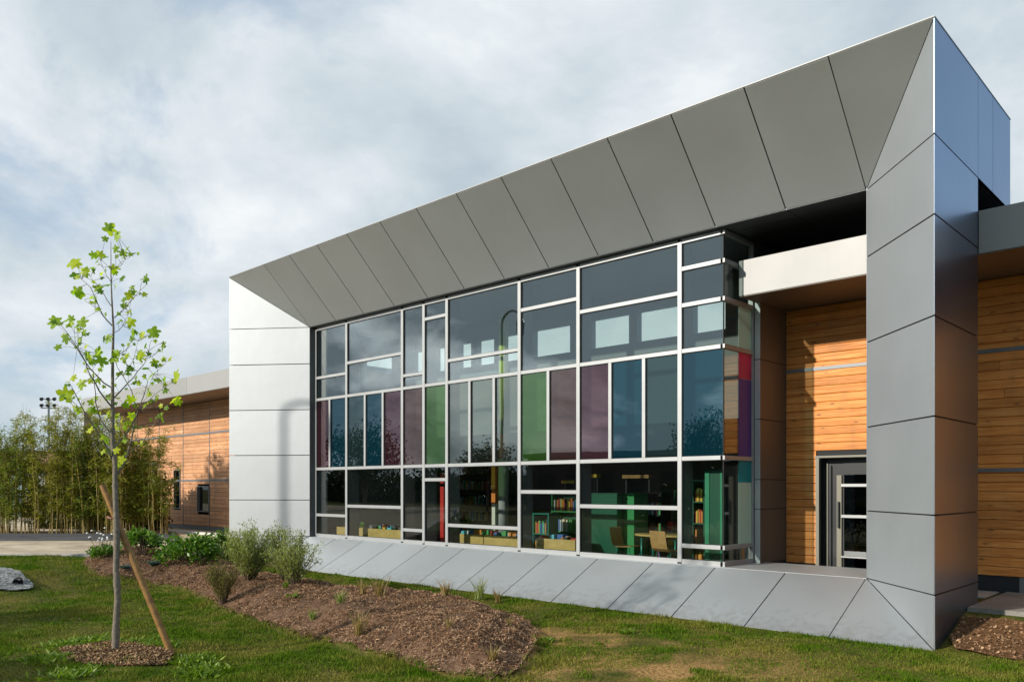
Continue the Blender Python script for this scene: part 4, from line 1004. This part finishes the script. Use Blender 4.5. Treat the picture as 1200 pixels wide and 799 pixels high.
# branches from the photograph: (scaled crop coords) -> px
def A(x, y): return (50+x/4.7, 250+y/4.7)
def B(x, y): return (50+x/4.7, 400+y/4.7)
br_ = [([A(385,620),A(330,560),A(300,490),A(265,410),A(215,365)],.008,-.25),([A(385,520),A(340,450),A(300,390),A(265,350)],.006,.15),([A(378,380),A(350,340),A(320,265)],.004,.2),
 ([A(395,575),A(450,525),A(510,455),A(570,395)],.007,.3),([A(398,655),A(440,620),A(470,560)],.005,-.2),([A(310,535),A(265,500),A(230,475)],.004,-.3),([A(380,310),A(420,295),A(455,255),A(490,225)],.004,.2),
 ([B(380,255),B(300,190),B(240,120),B(190,40),B(150,-25),B(100,-90)],.010,-.35),([B(190,40),B(178,0),B(172,-90)],.004,-.3),([B(195,35),B(215,-30),B(220,-80)],.003,-.4),
 ([B(380,360),B(310,270),B(270,200),B(235,110),B(195,40)],.011,-.45),([B(395,310),B(450,250),B(500,200),B(555,130),B(580,90)],.010,.4),([B(580,90),B(620,70),B(645,55)],.004,.4),([B(565,100),B(590,20),B(610,-20)],.004,.3),
 ([B(380,510),B(320,430),B(290,330),B(285,240),B(280,160)],.010,-.2),([B(380,650),B(340,560),B(290,480),B(240,410),B(180,290),B(160,250)],.013,-.5),([B(240,410),B(180,365),B(140,325)],.005,-.5),
 ([B(400,580),B(460,510),B(520,400),B(560,290),B(580,220)],.011,.3),([B(402,755),B(450,670),B(475,590),B(505,450),B(525,380),B(490,270),B(410,140)],.014,.45),([B(525,380),B(600,340),B(640,300)],.006,.5),
 ([B(475,610),B(550,560),B(610,470),B(640,420)],.006,.6),([B(530,375),B(555,350),B(620,290),B(700,235)],.006,.5),([B(470,555),B(440,500),B(425,440)],.004,.3),([A(420,778),A(465,745),A(500,700)],.005,.25),
 ([B(610,180),B(650,145),B(665,115)],.003,.45),([B(400,210),B(450,175),B(500,100),B(525,0)],.005,-.1)]
lf = MB(); lrng = random.Random(3)
skel = []
def petiole(c):
    q = min(skel, key=lambda v: (v-c).length); d = (q-c).length
    if .01 < d < .6: bm_.tube([tuple(q), tuple((q+c)/2+Vector((0,0,.015))), tuple(c)], [.0028,.002,.0015], 4, cap=False)
def maple(c, size, nrm=None):
    n = Vector((lrng.uniform(-.5,1.3), lrng.uniform(-1.5,.1), lrng.uniform(-.3,.9))).normalized(); u = n.orthogonal().normalized(); u.rotate(Matrix.Rotation(lrng.uniform(0,6.28), 3, n)); v = n.cross(u)
    sh = [(0,-.34),(.20,-.44),(.40,-.42),(.46,-.24),(.30,-.06),(.50,.08),(.54,.24),(.34,.26),(.19,.20),(.20,.42),(.10,.52),(0,.60),(-.12,.50),(-.20,.40),(-.18,.20),(-.36,.28),(-.55,.22),(-.48,.06),(-.30,-.07),(-.45,-.26),(-.38,-.43),(-.18,-.43)]
    V = [c + (u*a + v*b + n*(-.18*abs(a)-.10*b*b))*size for a, b in sh] + [c]
    k = len(sh); lf.add(V, [(i, (i+1) % k, k) for i in range(k)])
bm_ = MB()
for pts, r, ds in br_:
    n = len(pts); P = [TP(p[0], p[1], ds*(i/(n-1))) for i, p in enumerate(pts)]
    Q = []; 
    for i in range(n-1):
        Q += [P[i], P[i].lerp(P[i+1], .5) + Vector([lrng.uniform(-.012,.012) for _ in range(3)])]
    Q.append(P[-1]); m_ = len(Q); skel += Q; bm_.tube([tuple(q) for q in Q], [r*(1-.72*i/(m_-1)) for i in range(m_)], 6, cap=False)
    for i in range(1, m_):
        if lrng.random() < .75:
            e_ = Q[i] + Vector((lrng.uniform(-.09,.09), lrng.uniform(-.09,.09), lrng.uniform(.0,.09))); bm_.tube([tuple(Q[i]), tuple(e_)], [.0025,.0012], 4, cap=False)
            maple(e_, lrng.uniform(.035, .085))
            if lrng.random() < .5: maple(e_+Vector([lrng.uniform(-.05,.05) for _ in range(3)]), lrng.uniform(.03, .06))
LA = [(370,85,60),(408,125,50),(345,140,32),(400,195,38),(443,218,42),(483,225,24),(280,230,38),(318,225,42),(345,240,32),(170,272,66),(262,300,50),(230,318,46),(178,340,44),(392,305,44),(436,358,38),(305,410,46),(358,393,34),(398,405,38),(190,430,54),(208,448,40),(566,362,48),(492,408,28),(478,450,46),(447,473,34),(452,508,34),(482,548,42),(484,600,50),(345,556,22),(66,598,66),(120,594,40),(155,580,36),(213,600,64),(145,615,34),(200,640,32),(125,690,50),(82,735,38),(235,768,40),(304,765,56),(385,780,62),(360,690,46),(335,692,36),(493,655,46),(545,668,38),(612,652,58),(662,727,44),(470,722,24),(442,725,18),(530,790,50),(490,690,34)]
LB = [(305,58,58),(392,78,60),(268,105,48),(325,105,56),(378,103,34),(450,100,30),(530,85,56),(480,150,44),(415,180,28),(565,147,38),(614,115,42),(590,193,56),(634,212,38),(668,210,32),(730,192,66),(168,200,38),(212,233,50),(262,218,32),(125,293,76),(205,385,64),(363,305,42),(352,402,52),(405,410,36),(485,320,44),(398,342,26),(548,272,36),(580,283,44),(604,232,18),(675,270,32),(728,318,60),(640,405,48),(655,430,38),(258,487,38),(332,605,34),(372,605,42),(405,600,34),(434,650,40),(345,545,40),(458,350,36),(432,435,28),(490,410,40),(498,120,36),(232,160,26),(262,380,28),(318,330,26),(280,20,0),(570,20,0),(616,560,0),(268,335,34),(450,545,26),(625,312,36),(650,355,24),(680,365,26),(470,665,24)]
for L_, f in ((LA, A), (LB, B)):
    for x, y, s_ in L_:
        if s_ < 10: continue
        p = f(x, y); c_l = TP(p[0], p[1], lrng.uniform(-.3, .3)); petiole(c_l); maple(c_l, s_/4.7/F_PX*S0*1.18)
        if s_ > 40: c_l = TP(p[0]+lrng.uniform(-5,5), p[1]+lrng.uniform(-4,5), lrng.uniform(-.25, .25)); petiole(c_l); maple(c_l, s_/4.7/F_PX*S0*.75)
obj('branches', bm_, M_bark, tree, True)
obj('leaves', lf, F_tree, tree)
# stake, tie
sp0 = TP(120, 568, .10); sp1 = W(206, 767, S0+.02); sp1.z = float(G(sp1.x, sp1.y))-.15
M_stake = plain('treated round timber', (0.25, 0.125, 0.030), .6, var=.3, scale=14, bump=.3)
stake = empty('tree_stake', (sp1.x, sp1.y, sp1.z+.15), 'round yellow brown timber stake leaning against the young tree', 'stake')
obj('pole', MB().tube([tuple(sp1), tuple(sp1.lerp(sp0, .5)), tuple(sp0)], [.040,.039,.037], 16), M_stake, stake, False)
tieP = TP(133, 606, .04)
tie = MB(); tie.tube([tuple(tieP + Vector((.06*math.cos(a)-.0, .06*math.sin(a), .01*math.sin(2*a)))) for a in np.linspace(0, 6.0, 13)], .012, 6)
tag(obj('tree_tie', tie, plain('faded red rubber strap', (0.30,0.13,0.09), .7)), 'faded red strap tying trunk and stake together', 'strap')
# pipe end in the pebble patch
p = at(21, 686); dv = Vector((RT[0]*.5-FW[0]*.8, RT[1]*.5-FW[1]*.8, 0)).normalized()
pm = MB(); c0 = Vector(p)+Vector((0,0,.07)); pm.tube([tuple(c0-dv*.25), tuple(c0+dv*.06)], .085, 18, cap=False); pm.tube([tuple(c0-dv*.25), tuple(c0+dv*.06)], .070, 18, cap=False)
tag(obj('drain_pipe', pm, plain('dark drain pipe', (0.03,0.03,0.03), .6), smooth=True), 'dark round drain pipe end poking out of the pale pebbles', 'pipe')

# ---- loose mulch chips, pebbles, soil clods and grass
def scatter(poly, n):
    x0 = min(p[0] for p in poly); x1 = max(p[0] for p in poly); y0 = min(p[1] for p in poly); y1 = max(p[1] for p in poly)
    x = rng.uniform(x0, x1, n*3); y = rng.uniform(y0, y1, n*3); k = inpoly(x, y, poly); return x[k][:n], y[k][:n]
def chips(name, x, y, z, lmin, lmax, wr, mat, label, tilt=.5):
    n = len(x); a = rng.uniform(0, 6.283, n); D = np.stack([np.cos(a), np.sin(a), rng.normal(0, tilt, n)], 1); D /= np.linalg.norm(D, axis=1)[:, None]
    U = np.stack([-np.sin(a), np.cos(a), rng.normal(0, tilt, n)], 1); U /= np.linalg.norm(U, axis=1)[:, None]
    L = rng.uniform(lmin, lmax, n)[:, None]; Wd = L*rng.uniform(wr*.5, wr*1.4, n)[:, None]; P = np.stack([x, y, z], 1)
    V = np.stack([P-D*L/2-U*Wd/2, P+D*L/2-U*Wd/2, P+D*L/2+U*Wd/2, P-D*L/2+U*Wd/2], 1).reshape(-1, 3)
    return tag(raw(name, V, np.arange(4*n).reshape(-1, 4), mat), label, kind='stuff')
M_chip = foliage('bark chip', (0.13,0.062,0.028), (0.28,0.145,0.072), (0.50,0.33,0.19), .0, .9)
x, y = scatter(BED, 150000); z = G(x, y)+rng.uniform(.015, .045, len(x))+.03*fnoise(x, y, 3.5); chips('bark_mulch', x, y, z, .012, .05, .22, M_chip, 'brown shredded bark chips covering the planting bed')
M_peb = foliage('pebble', (0.48,0.48,0.46), (0.60,0.60,0.58), (0.72,0.72,0.69), .0, .8)
x, y = scatter(GRAV, 9000); chips('pebbles', x, y, G(x, y)+rng.uniform(.03,.05,len(x)), .015, .035, .8, M_peb, 'pale grey pebbles lying around the drain pipe', .05)
M_clod = foliage('soil clod', (0.12,0.06,0.025), (0.26,0.15,0.07), (0.45,0.29,0.15), .0, .9)
x, y = scatter(SOIL, 9000); chips('soil_clods', x, y, G(x, y)+.03*ss(0,.3,dpoly(x,y,SOIL))+rng.uniform(.02,.045,len(x)), .01, .03, .8, M_clod, 'crumbly brown soil clods round the tree foot', .8)
x, y = scatter(RSOIL, 9000); chips('soil_crumbs', x, y, G(x, y)+.02*vnoise(x,y,4,1)+rng.uniform(.032,.05,len(x)), .01, .04, .7, M_chip, 'brown crumbs of soil and bark beside the corner pillar', .7)

def grass_mat():
    m = bpy.data.materials.new('grass blades'); m.use_nodes = True; nt = m.node_tree; nt.nodes.clear()
    o = nn(nt, 'ShaderNodeOutputMaterial'); gi = nn(nt, 'ShaderNodeNewGeometry'); tcn = nn(nt, 'ShaderNodeTexCoord')
    n = nn(nt, 'ShaderNodeTexNoise'); n.inputs['Scale'].default_value = 0.9; n.inputs['Detail'].default_value = 6; n.inputs['Roughness'].default_value = .65; nt.links.new(tcn.outputs['Object'], n.inputs['Vector'])
    c1 = ramp(nt, [(0.0, (0.034,0.075,0.003)), (.6, (0.085,0.170,0.007)), (1.0, (0.17,0.265,0.015))], gi.outputs['Random Per Island']).outputs[0]
    c2 = ramp(nt, [(0.0, (0.12,0.14,0.012)), (.6, (0.23,0.22,0.035)), (1.0, (0.40,0.34,0.10))], gi.outputs['Random Per Island']).outputs[0]
    f = ramp(nt, [(.44, 0.0), (.60, 0.95)], n.outputs[0]).outputs[0]
    c = mixc(nt, f, c1, c2)
    d = nn(nt, 'ShaderNodeBsdfPrincipled'); nt.links.new(c, d.inputs['Base Color']); d.inputs['Roughness'].default_value = .8; d.inputs['Specular IOR Level'].default_value = .08
    t = nn(nt, 'ShaderNodeBsdfTranslucent'); nt.links.new(c, t.inputs[0]); mx = nn(nt, 'ShaderNodeMixShader'); mx.inputs[0].default_value = .3
    nt.links.new(d.outputs[0], mx.inputs[1]); nt.links.new(t.outputs[0], mx.inputs[2]); nt.links.new(mx.outputs[0], o.inputs[0]); return m
NB = 900000
s = 6.2 + (24-6.2)*rng.uniform(0, 1, NB)**1.25; t_ = rng.uniform(-.72, .70, NB)
gx = FW[0]*s + RT[0]*s*t_; gy = FW[1]*s + RT[1]*s*t_
def dist_ok(poly, m): 
    ins = inpoly(gx, gy, poly); d = dpoly(gx, gy, poly); return ~(ins & (d > m))
patch = fnoise(gx, gy, .8)
# thin, worn grass on the bank right of the bed
wear = wearf(gx, gy)
keep = (gy < Y0-.015) | ((gx > xR+.02) & (gy < 10.9))
keep &= dist_ok(BED, rng.uniform(0, .12)) & dist_ok(GRAV, .03) & dist_ok(RSOIL, .05) & ~inpoly(gx, gy, PATH)
insoil = inpoly(gx, gy, SOIL); keep &= ~(insoil & (rng.uniform(0, 1, NB) > .14))
keep &= rng.uniform(0, 1, NB) > np.clip(.35*ss(.2, .7, patch) + wear*(.2+1.7*ss(-.35, .45, fnoise(gx+9, gy, 1.7))), 0, .97)
# path and its edging sit left of the lawn line
ed = (-gx + .0); lineu = (gx-(-19.1))*(-.7107) - (gy-9.3)*(-.7107)*-1
ax, ay = -19.1, 9.3; bx, by = -47.0, -18.6
side_ = (bx-ax)*(gy-ay)-(by-ay)*(gx-ax)
keep &= side_ > .02*40
gx, gy, s, patch = gx[keep], gy[keep], s[keep], patch[keep]
n = len(gx); gzv = G(gx, gy)
edge = np.exp(-(dpoly(gx, gy, BED)/.25)**2)
h = rng.uniform(.018, .045, n)*(.85 + .9*np.clip(fnoise(gx, gy, 2.6), -.3, 1) + .9*edge*(gy < 8.5))
a = rng.uniform(0, 6.283, n); lean = rng.uniform(0, .9, n); wd = .0030 + .00032*s
P = np.stack([gx, gy, gzv-.004], 1); S = np.stack([np.cos(a), np.sin(a), np.zeros(n)], 1)*wd[:, None]
b = rng.uniform(0, 6.283, n); T = P + np.stack([np.cos(b)*lean*h, np.sin(b)*lean*h, h], 1)
V = np.stack([P-S, P+S, T], 1).reshape(-1, 3)
tag(raw('grass', V, np.arange(3*n).reshape(-1, 3), grass_mat()), 'short mown lawn grass with yellowed patches', 'grass', kind='stuff')
print('grass blades', n)

# ------------------------------------------------------------------ beyond the bamboo
def Wf(px, s): r = ray(px)*s; return (r[0], r[1])
q = Wf(10, 44)
ob = empty('outbuilding', (q[0], q[1], .35), 'low yellow walled outbuilding seen through the bamboo', 'building')
uX = Vector((RT[0], RT[1], 0)); uY = Vector((FW[0], FW[1], 0)); O = Vector((q[0], q[1], 0))
def obx(a, b, c, d, z0, z1):
    P = [O+uX*a+uY*c, O+uX*b+uY*c, O+uX*b+uY*d, O+uX*a+uY*d]; return [tuple((p.x, p.y, z1)) for p in P], z1-z0
def bb(mb, a, b, c, d, z0, z1): P, h = obx(a, b, c, d, z0, z1); mb.poly_prism(P, (0,0,1), h); return mb
obj('wall', bb(MB(), -8, 2.2, 0, 5, .2, 3.3), plain('yellow render', (0.55,0.40,0.10), .8, var=.08), ob)
obj('roof', bb(MB(), -8.3, 4.6, -.8, 5.3, 3.3, 3.95), plain('brown roof edge', (0.22,0.13,0.06), .7), ob)
obj('rear_wall', bb(MB(), 2.2, 4.4, 1.5, 5, .2, 3.3), plain('brown timber wall', (0.16,0.12,0.06), .8), ob)
obj('door', bb(MB(), .15, .75, -.06, .0, .3, 2.9), plain('pale blue door', (0.45,0.60,0.66), .6), ob)
wi = obj('window', bb(MB(), .95, 2.0, -.05, .0, 1.3, 2.8), plain('white board', (0.55,0.56,0.52), .6), ob)
obj('window', bb(MB(), -1.1, -.1, -.05, .0, 1.3, 2.8), plain('white board', (0.5,0.5,0.46), .6), ob)
# floodlight mast
c = W(57, 571, 95); mast = empty('floodlight_mast', (c.x, c.y, .3), 'tall grey sports floodlight mast behind the bamboo', 'mast')
ztop = 2 + (571-478)/F_PX*95; obj('pole', MB().tube([(c.x,c.y,.3),(c.x,c.y,ztop+1)], [.16,.11], 10), M_fin, mast)
obj('crossbar', MB().tube([tuple(c+uX*-.9+Vector((0,0,ztop-2.3+.3))) , tuple(c+uX*.9+Vector((0,0,ztop-2.3+.3)))], .06, 6), M_fin, mast)
for k in range(3):
    for j in range(2):
        cc = Vector((c.x,c.y,0))+uX*(-.75+.75*k)+Vector((0,0,ztop+.35+j*.75)); lm = MB(); lm.tube([tuple(cc-uY*.22+Vector((0,0,-.1))), tuple(cc), tuple(cc+uY*.2)], [.22,.18,.08], 10)
        lm.tube([tuple(cc), tuple(Vector((c.x,c.y,cc.z-.2)))], .04, 5); obj('lamp_head', lm, plain('dark lamp', (0.03,0.03,0.035), .4), mast)

# ------------------------------------------------------------------ behind the camera: mirrored in the glass, throwing shadows
def tree_mesh(loc, h, r, n, label, mat=F_dark, name='broad_tree', ls=.22, low=.25):
    t = empty(name, loc, label, 'tree', 'trees mirrored in the glass'); L0 = np.array(loc)
    tm = MB(); tm.tube([tuple(L0), tuple(L0+np.array([.1,0,h*.3])), tuple(L0+np.array([0,.1,h*.7]))], [h*.025,h*.018,h*.006], 8)
    for k in range(7):
        a = k*.9+random.random(); e_ = L0+np.array([math.cos(a)*r*.7, math.sin(a)*r*.7, h*random.uniform(.5,.85)]); tm.tube([tuple(L0+np.array([0,0,h*.28+k*.03*h])), tuple((L0+e_)/2+np.array([0,0,h*.2])), tuple(e_)], [h*.01,h*.006,h*.002], 6)
    obj('trunk', tm, M_bark, t)
    nc = 60; u = rnd_dirs(nc); C = L0 + np.array([0,0,h*(.5+low/2)]) + u*rng.uniform(.35,1.0,(nc,1))*np.array([r*.85, r*.85, h*(.5-low/2)*.9])
    kk = rng.integers(0, nc, n); P = C[kk] + rng.normal(0, r*.14, (n,3)); D = rnd_dirs(n); P[:,2] = np.maximum(P[:,2], loc[2]+.05)
    V, Fq = leaves(P, D, rng.uniform(.7,1.3,n)*ls, rng.uniform(.7,1.2,n)*ls*.6); raw('crown', V, Fq, mat, t); return t
tree_mesh((-28.9,-25,.2), 7.2, 2.6, 5000, 'dark rounded tree mirrored in the blue corner pane')
tree_mesh((-50,-12,.2), 6.8, 3.6, 7000, 'wide dark tree mirrored in the leftmost panes')
tree_mesh((-44,-19,.2), 5.2, 2.6, 4000, 'lower dark tree mirrored right of the leftmost panes')
shrub((-15.4,-.6,0), 1.2, 1.35, 5500, F_dark, 'dark bush outside the left of the picture throwing shade on the lawn', llen=.13, lwid=.08)
shrub((-11.1,-.5,0), 1.0, .85, 4000, F_dark, 'second bush left of the picture shading the near lawn corner', llen=.13, lwid=.08)
fb = empty('opposite_building', (-34,-32,0), 'long low flat roofed building mirrored in the glass', 'building')
obj('wall', MB().box((-50,-38,0), (-20,-30,4.6)), plain('brown render', (0.12,0.09,0.08), .8, var=.1), fb); obj('roof_edge', MB().box((-50.3,-38.3,4.6), (-19.7,-29.7,5.0)), M_dmetal, fb)
wm = MB()
for k in range(9): wm.box((-48.5+k*3.2,-30.04,1.2), (-46.6+k*3.2,-29.99,3.2))
obj('windows', wm, M_blackp, fb)
hd = np.stack([rng.uniform(-140, 20, 26000), rng.normal(-46, 1.5, 26000), rng.uniform(0, 1, 26000)], 1); hd[:,2] = hd[:,2]*(3.6+1.4*vnoise(hd[:,0], hd[:,0]*0, .22, 1))
V, Fq = leaves(hd, rnd_dirs(26000), .7, .45); tag(raw('far_hedge', V, Fq, F_dark), 'dark far hedge line mirrored in the glass', 'hedge', kind='stuff')
# curved street lamp: its shadow falls on the left jamb
lp = Vector((-23.25, 0.7, 0)); lamp = empty('street_lamp', lp, 'tall curved lamp post mirrored in the panes, shadowing the white jamb', 'lamp')
Hh = 9.2; arc = [(lp.x + .55 - .55*math.cos(a), lp.y, Hh-.55+.55*math.sin(a)) for a in np.linspace(0, math.pi*.85, 10)]
obj('pole', MB().tube([(lp.x, lp.y, 0), (lp.x, lp.y, 4)] + arc, [.075,.065]+[.05]*10, 10), M_wall, lamp)
e_ = arc[-1]; obj('lamp_head', MB().tube([(e_[0],e_[1],e_[2]), (e_[0],e_[1],e_[2]-.25), (e_[0],e_[1],e_[2]-.7), (e_[0],e_[1],e_[2]-.95)], [.05,.18,.15,.05], 14), M_fin, lamp)
